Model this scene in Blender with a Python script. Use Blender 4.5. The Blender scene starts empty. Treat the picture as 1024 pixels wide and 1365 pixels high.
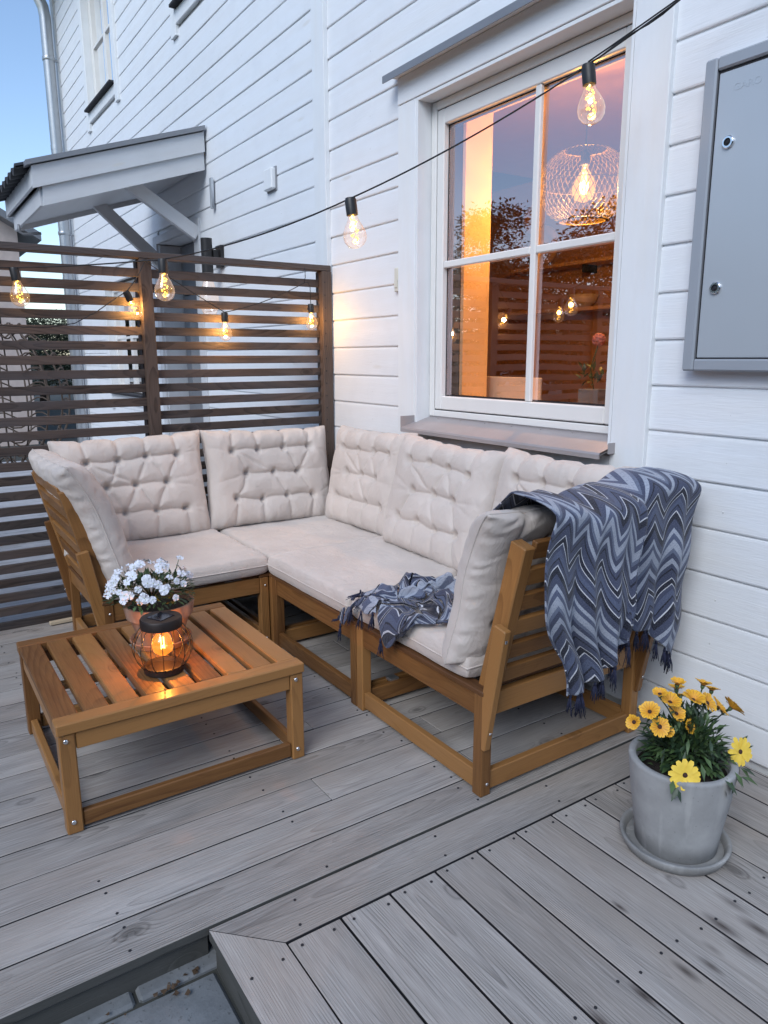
import bpy, math, random
import numpy as np
from mathutils import Vector, Matrix
R = math.radians
random.seed(7)
rng = np.random.default_rng(7)
S = bpy.context.scene
COL = S.collection
WX = 2.519          # outer face of the house wall

# ------------------------------------------------------------------ nodes
class NT:
    def __init__(s, name):
        s.m = bpy.data.materials.new(name); s.m.use_nodes = True
        s.t = s.m.node_tree; s.t.nodes.clear()
        s.out = s.t.nodes.new('ShaderNodeOutputMaterial')
    def n(s, typ, ins=None, **kw):
        nd = s.t.nodes.new(typ)
        for k, v in kw.items(): setattr(nd, k, v)
        if ins:
            for k, v in ins.items(): s.set(nd.inputs[k], v)
        return nd
    def set(s, sock, v):
        if isinstance(v, bpy.types.NodeSocket): s.t.links.new(v, sock)
        elif isinstance(v, bpy.types.Node): s.t.links.new(v.outputs[0], sock)
        else:
            if isinstance(v, (tuple, list)) and len(v) == 3 and sock.type == 'RGBA': v = (*v, 1)
            sock.default_value = v
    def math(s, op, a, b=0.0, c=0.0, clamp=False):
        return s.n('ShaderNodeMath', {0: a, 1: b, 2: c}, operation=op, use_clamp=clamp).outputs[0]
    def vmul(s, v, w):
        return s.n('ShaderNodeVectorMath', {0: v, 1: w}, operation='MULTIPLY').outputs[0]
    def vadd(s, v, w):
        return s.n('ShaderNodeVectorMath', {0: v, 1: w}, operation='ADD').outputs[0]
    def noise(s, v, scale=1.0, detail=3.0, rough=.5, out=0):
        return s.n('ShaderNodeTexNoise', {'Vector': v, 'Scale': scale, 'Detail': detail, 'Roughness': rough}).outputs[out]
    def mix(s, f, a, b, mode='MIX'):
        nd = s.n('ShaderNodeMix', data_type='RGBA', blend_type=mode)
        s.set(nd.inputs[0], f); s.set(nd.inputs[6], a); s.set(nd.inputs[7], b)
        return nd.outputs[2]
    def ramp(s, f, stops, interp='LINEAR'):
        nd = s.n('ShaderNodeValToRGB', {0: f}); cr = nd.color_ramp; cr.interpolation = interp
        while len(cr.elements) > 1: cr.elements.remove(cr.elements[-1])
        cr.elements[0].position = stops[0][0]; c = stops[0][1]
        cr.elements[0].color = (*c, 1) if isinstance(c, tuple) else (c, c, c, 1)
        for p, c in stops[1:]:
            e = cr.elements.new(p); e.color = (*c, 1) if isinstance(c, tuple) else (c, c, c, 1)
        return nd.outputs[0]
    def map(s, v, a, b, c=0.0, d=1.0):
        return s.n('ShaderNodeMapRange', {0: v, 1: a, 2: b, 3: c, 4: d}).outputs[0]
    def attr(s, name, out='Vector'):
        return s.n('ShaderNodeAttribute', attribute_name=name).outputs[out]
    def sep(s, v): return s.n('ShaderNodeSeparateXYZ', {0: v}).outputs
    def comb(s, x, y, z=0.0): return s.n('ShaderNodeCombineXYZ', {0: x, 1: y, 2: z}).outputs[0]
    def obj(s): return s.n('ShaderNodeTexCoord').outputs['Object']
    def bump(s, h, strength=.5, dist=.002):
        return s.n('ShaderNodeBump', {'Height': h, 'Strength': strength, 'Distance': dist}).outputs[0]
    def bsdf(s, **k):
        nd = s.n('ShaderNodeBsdfPrincipled')
        for a, v in k.items(): s.set(nd.inputs[a.replace('_', ' ')], v)
        return nd
    def done(s, sh):
        s.t.links.new(sh.outputs[0] if isinstance(sh, bpy.types.Node) else sh, s.out.inputs[0]); return s.m

def wood_mat(name, dark, light, freq=60., knots=.55, rough=.7, fib=.5, stain=None, bump=.5, var=.25, nsc=9., stains=None, warm=None, gmask=.3, dist=1., gamp=.55):
    t = NT(name)
    gc = t.attr('gc'); rn = t.attr('rnd', 'Fac')
    x, y, z = t.sep(gc)[0:3]
    off = t.math('MULTIPLY', rn, 57.3)
    v2 = t.comb(t.math('MULTIPLY', x, 1.6), t.math('MULTIPLY', y, nsc), off)
    w1 = t.noise(t.comb(t.math('MULTIPLY', x, 3.), t.math('MULTIPLY', y, 12.), off), 1., 2.)
    w2 = t.noise(t.comb(t.math('MULTIPLY', x, .55), 0., off), 1., 2.)
    kv = t.comb(t.math('MULTIPLY', x, 4.2), t.math('MULTIPLY', y, 8.), off)
    knots *= .5
    vor = t.n('ShaderNodeTexVoronoi', {'Vector': kv, 'Scale': 1., 'Randomness': 1.})
    kd = vor.outputs['Distance']; kc = t.sep(vor.outputs['Color'])[0]
    has = t.math('GREATER_THAN', kc, 1 - knots)
    halo = t.math('MULTIPLY', t.map(kd, .40, .03), has)
    core = t.math('MULTIPLY', t.map(kd, .17, .10), has)
    ring = t.math('MULTIPLY', t.map(t.math('ABSOLUTE', t.math('SUBTRACT', kd, .19)), .04, .0), has)
    # a flat cut through growth rings: arches where the heart comes near the face, straight lines at the edges
    yc = t.math('ADD', y, t.math('MULTIPLY', t.math('SUBTRACT', rn, .5), .09))
    zc = t.math('ADD', t.math('MULTIPLY', t.math('SUBTRACT', w2, .32), .42 * dist), t.math('MULTIPLY', z, .8))
    rad = t.math('SQRT', t.math('ADD', t.math('MULTIPLY', yc, yc), t.math('ADD', t.math('MULTIPLY', zc, zc), .00002)))
    ph = t.math('ADD', t.math('MULTIPLY', rad, freq), t.math('MULTIPLY', w1, 1.1))
    ph = t.math('ADD', ph, t.math('MULTIPLY', t.math('MULTIPLY', halo, halo), 2.6))
    fr_ = t.math('FRACT', ph)
    grain = t.math('MULTIPLY', t.math('POWER', fr_, 2.6), t.map(fr_, 1., .93))
    fibre = t.noise(t.comb(t.math('MULTIPLY', x, 9.), t.math('MULTIPLY', y, 320.), t.math('MULTIPLY', z, 320.)), 1., 2.)
    gm = t.math('MULTIPLY', grain, t.map(t.noise(t.vadd(v2, (5, 3, 1)), .9, 3.), gmask, gmask + .28, .22, 1.))
    f = t.math('SUBTRACT', t.math('MULTIPLY_ADD', t.noise(v2, .8, 5., .62), .85, .28), t.math('MULTIPLY', gm, gamp))
    f = t.math('ADD', f, t.math('MULTIPLY', t.math('SUBTRACT', fibre, .5), fib))
    f = t.math('ADD', f, t.math('MULTIPLY', t.math('SUBTRACT', rn, .5), var * 1.6))
    f = t.math('SUBTRACT', f, t.math('MULTIPLY', ring, .35), clamp=True)
    col = t.mix(f, dark, light)
    if warm:
        col = t.mix(t.math('MULTIPLY', t.map(t.noise(t.comb(x, t.math('MULTIPLY', y, 4.), off), 1.7, 3.), .42, .72), .55), col, warm)
    col = t.mix(t.math('MULTIPLY', core, .55), col, tuple(c * .45 for c in dark))
    if stain:
        sm = t.map(t.noise(t.obj(), 1.4, 4.), .5, .75)
        col = t.mix(t.math('MULTIPLY', sm, .4), col, stain)
    if stains:
        p = t.obj(); acc = None
        for (sx, sy, rr, st) in stains:
            d = t.vmul(t.vadd(p, (-sx, -sy, 0)), (1 / rr, 1 / (rr * 3.2), 0))
            ln = t.n('ShaderNodeVectorMath', {0: d}, operation='LENGTH').outputs['Value']
            a = t.math('MULTIPLY', t.map(ln, 1., .1), st)
            acc = a if acc is None else t.math('MAXIMUM', acc, a)
        acc = t.math('MULTIPLY', acc, t.map(fibre, .15, .6, .5, 1.))
        col = t.mix(acc, col, (.035, .022, .018))
    h = t.math('ADD', t.math('MULTIPLY', fibre, .6), t.math('MULTIPLY', gm, -.8))
    h = t.math('SUBTRACT', h, t.math('MULTIPLY', core, .4))
    b = t.bsdf(Base_Color=col, Roughness=t.map(f, 0, 1, rough + .08, rough - .08), Normal=t.bump(h, bump, .0018))
    b.inputs['Specular IOR Level'].default_value = .35
    return t.done(b)

def simple(name, col, rough=.6, metal=0., var=.12, sc=8., bump=0., bsc=60., spec=.5):
    t = NT(name); o = t.obj()
    n = t.noise(o, sc, 4.)
    c = t.mix(n, tuple(x * (1 - var * 2) for x in col), tuple(min(1, x * (1 + var)) for x in col))
    k = dict(Base_Color=c, Roughness=t.map(t.noise(o, sc * 3, 3.), .3, .7, rough * .9, min(1, rough * 1.12)), Metallic=metal)
    if bump: k['Normal'] = t.bump(t.noise(o, bsc, 4.), bump, .002)
    b = t.bsdf(**k); b.inputs['Specular IOR Level'].default_value = spec
    return t.done(b)

def emis(name, col, st):
    t = NT(name); return t.done(t.n('ShaderNodeEmission', {0: (*col, 1), 1: st}))

def glass_mat(name, base=.06, k=1.2, tint=(1, 1, 1), rtint=(1, 1, 1), rough=0.0, wob=0., glow=None):
    t = NT(name)
    fr = t.math('MULTIPLY_ADD', t.math('POWER', t.n('ShaderNodeLayerWeight', {'Blend': .5}).outputs['Facing'], 4.), .9, .04)
    f = t.math('MULTIPLY_ADD', fr, k, base, clamp=True)
    tr = t.n('ShaderNodeBsdfTransparent', {0: (*tint, 1)})
    gl = t.n('ShaderNodeBsdfGlossy', {'Color': (*rtint, 1), 'Roughness': rough})
    if wob:
        t.set(gl.inputs['Normal'], t.bump(t.noise(t.obj(), 2.2, 1.), wob, .01))
    mx = t.n('ShaderNodeMixShader', {0: f, 1: tr, 2: gl})
    if glow: mx = t.n('ShaderNodeAddShader', {0: mx, 1: t.n('ShaderNodeEmission', {0: (*glow, 1), 1: 1.})})
    return t.done(mx)

def painted_white(name, col=(.82, .85, .88), warm=(.77, .78, .78)):
    t = NT(name); gc = t.attr('gc'); x, y, z = t.sep(gc)[0:3]; rn = t.attr('rnd', 'Fac')
    o = t.math('MULTIPLY', rn, 31.)
    n1 = t.noise(t.comb(t.math('MULTIPLY', x, 2.), t.math('MULTIPLY', y, 18.), o), 1., 4.)
    saw = t.noise(t.comb(t.math('MULTIPLY', x, 14.), t.math('MULTIPLY', y, 190.), o), 1., 3.)
    blot = t.noise(t.comb(t.math('MULTIPLY', x, 5.), t.math('MULTIPLY', y, 5.), t.math('ADD', z, o)), 1., 4.)
    c = t.mix(t.map(n1, .35, .75, 0, .6), col, warm)
    c = t.mix(t.map(blot, .5, .8, 0, .4), c, tuple(v * .84 for v in col))
    oz = t.sep(t.obj())[2]
    c = t.mix(t.math('MULTIPLY', t.map(t.math('ADD', oz, t.math('MULTIPLY', blot, .25)), .34, .10), .35), c, (.42, .41, .38))
    c = t.mix(t.math('MULTIPLY', rn, .18), c, tuple(v * .9 for v in col))
    kn = t.n('ShaderNodeTexVoronoi', {'Vector': t.comb(t.math('MULTIPLY', x, 1.7), t.math('MULTIPLY', y, 7.), o), 'Scale': 1.})
    kk = t.math('MULTIPLY', t.map(kn.outputs['Distance'], .12, .05), t.math('GREATER_THAN', t.sep(kn.outputs['Color'])[0], .6))
    c = t.mix(t.math('MULTIPLY', kk, .35), c, (.62, .58, .5))
    b = t.bsdf(Base_Color=c, Roughness=t.map(n1, .3, .7, .42, .6), Normal=t.bump(t.math('ADD', t.math('MULTIPLY', saw, .6), n1), .55, .003))
    return t.done(b)

M = {}
M['deck'] = wood_mat('weathered_deck', (.088, .080, .074), (.455, .428, .402), 165., .34, .74, 1.0, var=.2, bump=.9, nsc=11., gmask=.38, dist=.55, gamp=.42, warm=(.34, .295, .255), stain=(.26, .225, .195),
    stains=[(1.69, .90, .022, .95), (1.66, .82, .02, .8), (1.76, .84, .022, .9), (1.79, .93, .02, .6), (1.478, .865, .016, .9), (1.545, .84, .014, .8), (1.331, .88, .016, .95), (1.19, .885, .02, .8), (1.52, 1.10, .011, .9), (1.60, .87, .012, .5)])
M['fence'] = wood_mat('brown_stained_wood', (.020, .015, .013), (.105, .078, .066), 80., .5, .7, .7, bump=.7, var=.35, warm=(.075, .075, .085))
M['post'] = wood_mat('brown_stained_post_wood', (.032, .022, .018), (.125, .088, .070), 90., .8, .7, .6, bump=.6)
M['dry'] = simple('dry_leaf', (.09, .055, .03), .8, 0, .4, 30.)
M['teak'] = wood_mat('oiled_acacia', (.115, .048, .015), (.33, .162, .055), 75., .35, .42, .55, bump=.25, var=.6, gmask=.45)
M['endgrain'] = wood_mat('dark_acacia_end', (.07, .03, .012), (.15, .07, .028), 45., .25, .5, .35, bump=.25)
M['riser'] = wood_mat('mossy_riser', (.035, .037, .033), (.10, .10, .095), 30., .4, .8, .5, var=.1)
M['ndeck'] = wood_mat('pale_deck', (.22, .22, .23), (.5, .5, .52), 34., .5, .72, .5, var=.1)
M['white'] = painted_white('white_painted_siding')
M['whitetrim'] = painted_white('white_painted_trim', (.82, .85, .87), (.79, .79, .77))
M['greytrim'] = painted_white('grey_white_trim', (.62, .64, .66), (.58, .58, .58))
M['sash'] = simple('white_lacquered_sash', (.80, .79, .76), .38, var=.03)
M['metal_grey'] = simple('grey_coated_metal', (.25, .26, .28), .45, .3, .08, 5.)
M['sill'] = simple('grey_brown_sill_metal', (.40, .37, .37), .42, .25, .1, 6., .15, 30.)
M['zinc'] = simple('galvanised_pipe', (.42, .44, .46), .35, .75, .08, 6.)
M['cabinet'] = simple('blue_grey_cabinet', (.46, .50, .54), .24, .15, .03, 3., .05, 400.)
M['cabinet_frame'] = simple('blue_grey_cabinet_frame', (.36, .39, .43), .42, .15, .03, 3.)
M['nail'] = simple('painted_nail_head', (.70, .72, .73), .5)
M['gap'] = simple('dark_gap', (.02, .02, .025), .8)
M['black'] = simple('black_plastic', (.014, .013, .013), .45, 0, .1, 20.)
M['cable'] = simple('black_rubber_cable', (.012, .012, .014), .6)
M['chrome'] = simple('chrome', (.75, .75, .77), .18, 1., .02)
M['tile'] = simple('black_roof_tile', (.03, .03, .034), .5, 0, .2, 10., .3)
M['ground'] = simple('dark_earth', (.05, .052, .045), .95, 0, .3, 4., .6, 30.)
M['concrete'] = None
M['copper'] = simple('dark_brown_lacquer', (.022, .014, .012), .5, .2, .1)
M['bulbglass'] = glass_mat('clear_bulb_glass', .04, 1.4, glow=(.12, .055, .006))
M['amberglass'] = glass_mat('amber_bulb_glass', .05, 1.3, (1., .78, .45), glow=(.55, .17, .02))
M['amberbig'] = glass_mat('amber_globe_glass', .05, 1.3, (1., .8, .5), glow=(.95, .42, .06))
M['pane'] = glass_mat('window_glass', .33, 1.3, (.93, .93, .93), (1., .88, .92), 0.0, .12)
M['pane_far'] = glass_mat('window_glass_far', .35, 2., (.5, .5, .5))
M['led'] = emis('warm_led', (1., .56, .07), 6.)
M['filament'] = emis('amber_filament', (1., .62, .16), 14.)
M['filament_dim'] = emis('pendant_filament', (1., .62, .14), 14.)
M['pink'] = simple('pink_petal', (.75, .28, .24), .7)
M['leaf'] = simple('green_leaf', (.075, .135, .045), .5, 0, .35, 30.)
M['leaf_dark'] = simple('dark_green_leaf', (.03, .062, .028), .45, 0, .35, 30.)
M['leaf_tree'] = simple('tree_leaf', (.045, .06, .03), .7, 0, .4, 3.)
M['petal_w'] = simple('white_petal', (.76, .79, .86), .6, 0, .16, 26.)
M['flower_eye'] = simple('pale_green_eye', (.45, .5, .2), .7)
M['soil'] = simple('dark_soil', (.02, .014, .01), .95, 0, .4, 60., .8, 90.)
M['bark'] = simple('bark', (.06, .045, .035), .9, 0, .3, 20., .6)
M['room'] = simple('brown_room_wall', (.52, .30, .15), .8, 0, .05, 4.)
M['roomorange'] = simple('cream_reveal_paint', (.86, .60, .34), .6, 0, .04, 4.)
M['shelfwood'] = simple('shelf_wood', (.78, .52, .32), .6)
M['ceramic'] = simple('cream_ceramic', (.8, .68, .55), .4)
M['solar'] = simple('solar_cell', (.012, .012, .02), .15)
M['petal_y2'] = simple('pale_yellow_petal', (.88, .62, .08), .55, 0, .12, 40.)

def mk_concrete():
    t = NT('grey_concrete'); o = t.obj()
    a = t.noise(o, 5., 5., .6); b_ = t.noise(o, 38., 4.); s = t.noise(t.vmul(o, (6, 6, 2)), 1., 3.)
    c = t.mix(t.map(a, .3, .72), (.23, .235, .235), (.385, .39, .39))
    c = t.mix(t.map(s, .52, .75, 0, .5), c, (.19, .19, .19))
    c = t.mix(t.map(b_, .6, .75, 0, .3), c, (.37, .38, .385))
    pit = t.n('ShaderNodeTexVoronoi', {'Vector': o, 'Scale': 90.})
    pm = t.math('MULTIPLY', t.map(pit.outputs['Distance'], .22, .1), t.math('GREATER_THAN', t.sep(pit.outputs['Color'])[0], .86))
    c = t.mix(t.math('MULTIPLY', pm, .5), c, (.14, .14, .14))
    oz = t.sep(o)[2]
    dr = t.noise(t.vmul(o, (22, 22, 2.5)), 1., 4.)
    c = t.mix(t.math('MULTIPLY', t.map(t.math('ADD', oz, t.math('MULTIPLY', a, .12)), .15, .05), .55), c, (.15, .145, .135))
    c = t.mix(t.map(dr, .56, .72, 0, .45), c, (.50, .50, .49))
    c = t.mix(t.map(t.noise(o, 3.2, 2.), .52, .7, 0, .5), c, (.20, .20, .20))
    return t.done(t.bsdf(Base_Color=c, Roughness=.95, Normal=t.bump(t.math('SUBTRACT', t.math('ADD', b_, a), pm), .35, .002)))
M['concrete'] = mk_concrete()
def mk_paver():
    t = NT('grey_stone_paver'); o = t.obj(); rn = t.attr('rnd', 'Fac')
    a = t.noise(o, 12., 6., .65); b_ = t.noise(o, 90., 3.)
    c = t.mix(t.map(a, .3, .7), (.085, .095, .10), (.19, .205, .215))
    c = t.mix(t.math('MULTIPLY', rn, .5), c, (.18, .19, .2))
    c = t.mix(t.map(b_, .62, .7, 0, .6), c, (.05, .055, .05))
    return t.done(t.bsdf(Base_Color=c, Roughness=.85, Normal=t.bump(t.math('ADD', a, t.math('MULTIPLY', b_, .4)), .7, .004)))
M['paver'] = mk_paver()
def mk_terracotta():
    t = NT('terracotta'); o = t.obj()
    a = t.noise(o, 9., 5., .6)
    c = t.mix(t.map(a, .3, .7), (.22, .115, .075), (.32, .18, .12))
    c = t.mix(t.map(t.noise(t.vmul(o, (14, 14, 5)), 1., 4.), .5, .72, 0, .55), c, (.46, .36, .30))
    return t.done(t.bsdf(Base_Color=c, Roughness=.85, Normal=t.bump(a, .3, .002)))
M['terracotta'] = mk_terracotta()
def mk_fabric():
    t = NT('beige_cushion_fabric'); o = t.obj()
    wv = t.noise(o, 420., 2.); b_ = t.noise(o, 3.2, 3.); gr = t.noise(o, 9., 4.)
    c = t.mix(t.map(b_, .35, .7), (.55, .49, .445), (.64, .575, .525))
    c = t.mix(t.map(gr, .55, .8, 0, .3), c, (.45, .41, .39))
    wr = t.n('ShaderNodeTexNoise', {'Vector': t.vmul(o, (1., 1., .55)), 'Scale': 17., 'Detail': 5., 'Roughness': .55, 'Distortion': 1.8}).outputs[0]
    wx = t.sep(o)[0]; wz_ = t.sep(o)[2]
    weave = t.math('ADD', t.math('SINE', t.math('MULTIPLY', wx, 2600.)), t.math('SINE', t.math('MULTIPLY', wz_, 2600.)))
    h = t.math('ADD', t.math('MULTIPLY', wv, .16), t.math('ADD', t.math('MULTIPLY', wr, 1.1), t.math('MULTIPLY', weave, .012)))
    b = t.bsdf(Base_Color=c, Roughness=.9, Normal=t.bump(h, .55, .009))
    b.inputs['Sheen Weight'].default_value = .25
    return t.done(b)
M['fabric'] = mk_fabric()
def mk_throw():
    t = NT('zigzag_throw_fabric')
    uv = t.attr('cl'); x, y, z = t.sep(uv)[0:3]
    tri = t.math('PINGPONG', t.math('ADD', x, t.math('MULTIPLY', t.noise(t.vmul(uv, (5, 5, 0)), 1., 1.), .02)), .066)
    p = t.math('ADD', y, t.math('MULTIPLY', tri, 1.2))
    p = t.math('ADD', p, t.math('MULTIPLY', t.noise(t.vmul(uv, (3, 3, 0)), 1., 1.), .04))
    f = t.math('FRACT', t.math('MULTIPLY', p, 1 / .33))
    L, D, Mi, W_ = (.33, .365, .44), (.005, .006, .015), (.045, .055, .10), (.56, .58, .63)
    st = [(0, D), (.055, W_), (.07, Mi), (.16, D), (.18, Mi), (.235, L), (.30, Mi), (.36, (.12, .145, .215)), (.41, L), (.50, (.075, .092, .155)), (.56, L), (.61, Mi), (.70, D), (.775, W_), (.79, Mi), (.84, D), (.86, (.07, .088, .15)), (.93, Mi), (.985, W_)]
    c = t.ramp(f, st, 'CONSTANT')
    sp = t.noise(t.vmul(uv, (260, 420, 0)), 1., 1.)
    c = t.mix(t.map(sp, .48, .66, 0, .20), c, (.24, .27, .34))
    c = t.mix(t.map(t.noise(t.vmul(uv, (420, 180, 3)), 1., 1.), .5, .68, 0, .38), c, (.02, .026, .06))
    weave = t.noise(t.vmul(uv, (500, 250, 0)), 1., 2.)
    b = t.bsdf(Base_Color=c, Roughness=.95, Normal=t.bump(weave, .7, .002))
    b.inputs['Sheen Weight'].default_value = .15
    return t.done(b)
M['throw'] = mk_throw()
M['tassel'] = simple('navy_yarn', (.018, .022, .055), .95, 0, .3, 60.)
def mk_yellow():
    t = NT('orange_yellow_petal'); a = t.attr('gc'); x, y, z = t.sep(a)[0:3]
    c = t.mix(t.map(x, .0, 1.), (.62, .25, .02), (.88, .50, .03))
    c = t.mix(t.map(t.math('ABSOLUTE', y), .28, .0), c, (.50, .20, .04))
    return t.done(t.bsdf(Base_Color=c, Roughness=.55))
M['petal_y'] = mk_yellow()
M['daisy_eye'] = simple('dark_daisy_eye', (.05, .02, .015), .8)

# ------------------------------------------------------------------ mesh builder
class MB:
    def __init__(s):
        s.v = []; s.f = []; s.mi = []; s.gc = []; s.rn = []; s.sm = []
    def nv(s): return len(s.v)
    def add(s, vs, fs, mi=0, gc=None, rn=None, smooth=False):
        o = len(s.v); s.v += [tuple(v) for v in vs]
        s.f += [tuple(i + o for i in f) for f in fs]
        s.mi += [mi] * len(fs); s.sm += [smooth] * len(fs)
        s.gc += [tuple(g) for g in gc] if gc is not None else [tuple(v) for v in vs]
        r = random.random() if rn is None else rn
        s.rn += [r] * len(vs)
    def beam(s, c, ax, half, b=.003, mi=0, rn=None):
        """chamfered box: centre, three unit axes, three half sizes; grain runs along the longest one"""
        c = Vector(c); ax = [Vector(a).normalized() for a in ax]
        b = min(b, min(half) * .45)
        order = sorted(range(3), key=lambda i: -half[i])
        o = random.random() * 20
        vs, gc = [], []
        idx = {}
        for sx in (-1, 1):
            for sy in (-1, 1):
                for sz in (-1, 1):
                    sg = (sx, sy, sz)
                    for k in range(3):
                        l = [sg[i] * (half[i] - (0 if i == k else b)) for i in range(3)]
                        idx[(sg, k)] = len(vs)
                        vs.append(c + ax[0] * l[0] + ax[1] * l[1] + ax[2] * l[2])
                        gc.append((l[order[0]] + o, l[order[1]], l[order[2]]))
        fs = []
        for k in range(3):
            i, j = [q for q in range(3) if q != k]
            for sk in (-1, 1):
                q = []
                for (a, d) in ((-1, -1), (1, -1), (1, 1), (-1, 1)):
                    sg = [0, 0, 0]; sg[k] = sk; sg[i] = a; sg[j] = d
                    q.append(idx[(tuple(sg), k)])
                fs.append(q)
        for k in range(3):
            i, j = [q for q in range(3) if q != k]
            for a in (-1, 1):
                for d in (-1, 1):
                    s0 = [0, 0, 0]; s0[i] = a; s0[j] = d; s0[k] = -1; s1 = list(s0); s1[k] = 1
                    fs.append([idx[(tuple(s0), i)], idx[(tuple(s1), i)], idx[(tuple(s1), j)], idx[(tuple(s0), j)]])
        for sx in (-1, 1):
            for sy in (-1, 1):
                for sz in (-1, 1):
                    fs.append([idx[((sx, sy, sz), k)] for k in range(3)])
        s.add(vs, fs, mi, gc, rn)
    def box(s, x0, x1, y0, y1, z0, z1, b=.003, mi=0, rn=None):
        s.beam(((x0 + x1) / 2, (y0 + y1) / 2, (z0 + z1) / 2), ((1, 0, 0), (0, 1, 0), (0, 0, 1)), (abs(x1 - x0) / 2, abs(y1 - y0) / 2, abs(z1 - z0) / 2), b, mi, rn)
    def bar(s, p0, p1, w, h, up=(0, 0, 1), b=.003, mi=0):
        p0, p1 = Vector(p0), Vector(p1); d = (p1 - p0); L = d.length; d.normalize()
        u = Vector(up); u = (u - d * u.dot(d)).normalized(); r = d.cross(u)
        s.beam((p0 + p1) / 2, (d, r, u), (L / 2, w / 2, h / 2), b, mi)
    def prism(s, pts, z0, z1, along=(1, 0), mi=0):
        """vertical prism over a flat polygon"""
        a = Vector((along[0], along[1])).normalized(); c = Vector((-a.y, a.x)); o = random.random() * 20
        n = len(pts); vs = [(p[0], p[1], z0) for p in pts] + [(p[0], p[1], z1) for p in pts]
        mid = sum((Vector(p[:2]).dot(c) for p in vs), 0) / len(vs); gc = [(Vector(p[:2]).dot(a) + o, Vector(p[:2]).dot(c) - mid, 0) for p in vs]
        fs = [list(range(n))[::-1], list(range(n, 2 * n))] + [(i, (i + 1) % n, n + (i + 1) % n, n + i) for i in range(n)]
        s.add(vs, fs, mi, gc)
    def tube(s, pts, r, seg=8, mi=0, cap=True, closed=False):
        pts = [Vector(p) for p in pts]; n = len(pts); vs = []; fs = []
        rr = r if isinstance(r, (list, tuple)) else [r] * n
        prev = None
        for i, p in enumerate(pts):
            if closed: d = pts[(i + 1) % n] - pts[i - 1]
            else: d = pts[min(i + 1, n - 1)] - pts[max(i - 1, 0)]
            d.normalize()
            u = prev if prev is not None else (Vector((0, 0, 1)) if abs(d.z) < .9 else Vector((1, 0, 0)))
            u = (u - d * u.dot(d)).normalized(); prev = u; w = d.cross(u)
            for k in range(seg):
                a = 2 * math.pi * k / seg
                vs.append(p + (u * math.cos(a) + w * math.sin(a)) * rr[i])
        m = n if closed else n - 1
        for i in range(m):
            for k in range(seg):
                a = i * seg + k; b_ = i * seg + (k + 1) % seg; j = ((i + 1) % n) * seg
                fs.append((a, b_, j + (k + 1) % seg, j + k))
        if cap and not closed:
            fs.append(tuple(range(seg))[::-1]); fs.append(tuple((n - 1) * seg + k for k in range(seg)))
        s.add(vs, fs, mi, smooth=True)
    def lathe(s, prof, c=(0, 0, 0), seg=48, mi=0, ax=None, capb=True, capt=True, wob=0.):
        """profile of (radius, height); ax = optional axis matrix"""
        c = Vector(c); vs = []; fs = []; n = len(prof)
        for (r, z) in prof:
            for k in range(seg):
                a = 2 * math.pi * k / seg
                q = r * (1 + wob * math.sin(a * 3 + z * 20))
                v = Vector((q * math.cos(a), q * math.sin(a), z))
                if ax is not None: v = ax @ v
                vs.append(c + v)
        for i in range(n - 1):
            for k in range(seg):
                fs.append((i * seg + k, i * seg + (k + 1) % seg, (i + 1) * seg + (k + 1) % seg, (i + 1) * seg + k))
        if capb: fs.append(tuple(range(seg))[::-1])
        if capt: fs.append(tuple((n - 1) * seg + k for k in range(seg)))
        s.add(vs, fs, mi, smooth=True)
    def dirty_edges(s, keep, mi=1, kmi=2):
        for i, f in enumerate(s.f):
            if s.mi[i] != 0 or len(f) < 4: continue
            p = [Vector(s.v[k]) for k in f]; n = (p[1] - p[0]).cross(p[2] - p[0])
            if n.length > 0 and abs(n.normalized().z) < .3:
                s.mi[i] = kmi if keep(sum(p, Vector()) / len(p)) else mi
    def build(s, name, mats, parent=None, auto=None):
        me = bpy.data.meshes.new(name)
        me.from_pydata([tuple(v) for v in s.v], [], s.f)
        if not isinstance(mats, (list, tuple)): mats = [mats]
        for m in mats: me.materials.append(m)
        me.polygons.foreach_set('material_index', s.mi)
        me.polygons.foreach_set('use_smooth', s.sm)
        a = me.attributes.new('gc', 'FLOAT_VECTOR', 'POINT'); a.data.foreach_set('vector', np.array(s.gc, dtype=np.float32).ravel())
        a = me.attributes.new('rnd', 'FLOAT', 'POINT'); a.data.foreach_set('value', np.array(s.rn, dtype=np.float32))
        me.validate(); me.update()
        if auto: me.set_sharp_from_angle(angle=R(auto))
        o = bpy.data.objects.new(name, me); COL.objects.link(o)
        if parent: put(o, parent)
        return o

def put(o, parent):
    bpy.context.view_layer.update() if False else None
    o.parent = parent
    o.matrix_parent_inverse = PM(parent).inverted()
def PM(o):
    m = Matrix.LocRotScale(o.location, o.rotation_euler, o.scale)
    if o.parent: m = PM(o.parent) @ o.matrix_parent_inverse @ m
    return m
def tag(o, label=None, cat=None, group=None, kind=None):
    if label: o['label'] = label
    if cat: o['category'] = cat
    if group: o['group'] = group
    if kind: o['kind'] = kind
    return o
def thing(name, label, cat, loc=(0, 0, 0), group=None, kind=None):
    o = bpy.data.objects.new(name, None); COL.objects.link(o); o.location = loc; o.empty_display_size = .1
    return tag(o, label, cat, group, kind)
def copy_tree(o, parent=None):
    c = o.copy(); COL.objects.link(c)
    if parent: c.parent = parent
    for ch in list(o.children):
        copy_tree(ch, c)
    return c
def light(name, loc, power, col, rad, parent=None):
    l = bpy.data.lights.new(name, 'POINT'); l.energy = power; l.color = col; l.shadow_soft_size = rad
    o = bpy.data.objects.new(name, l); COL.objects.link(o); o.location = loc
    if parent: put(o, parent)
    return o
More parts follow.
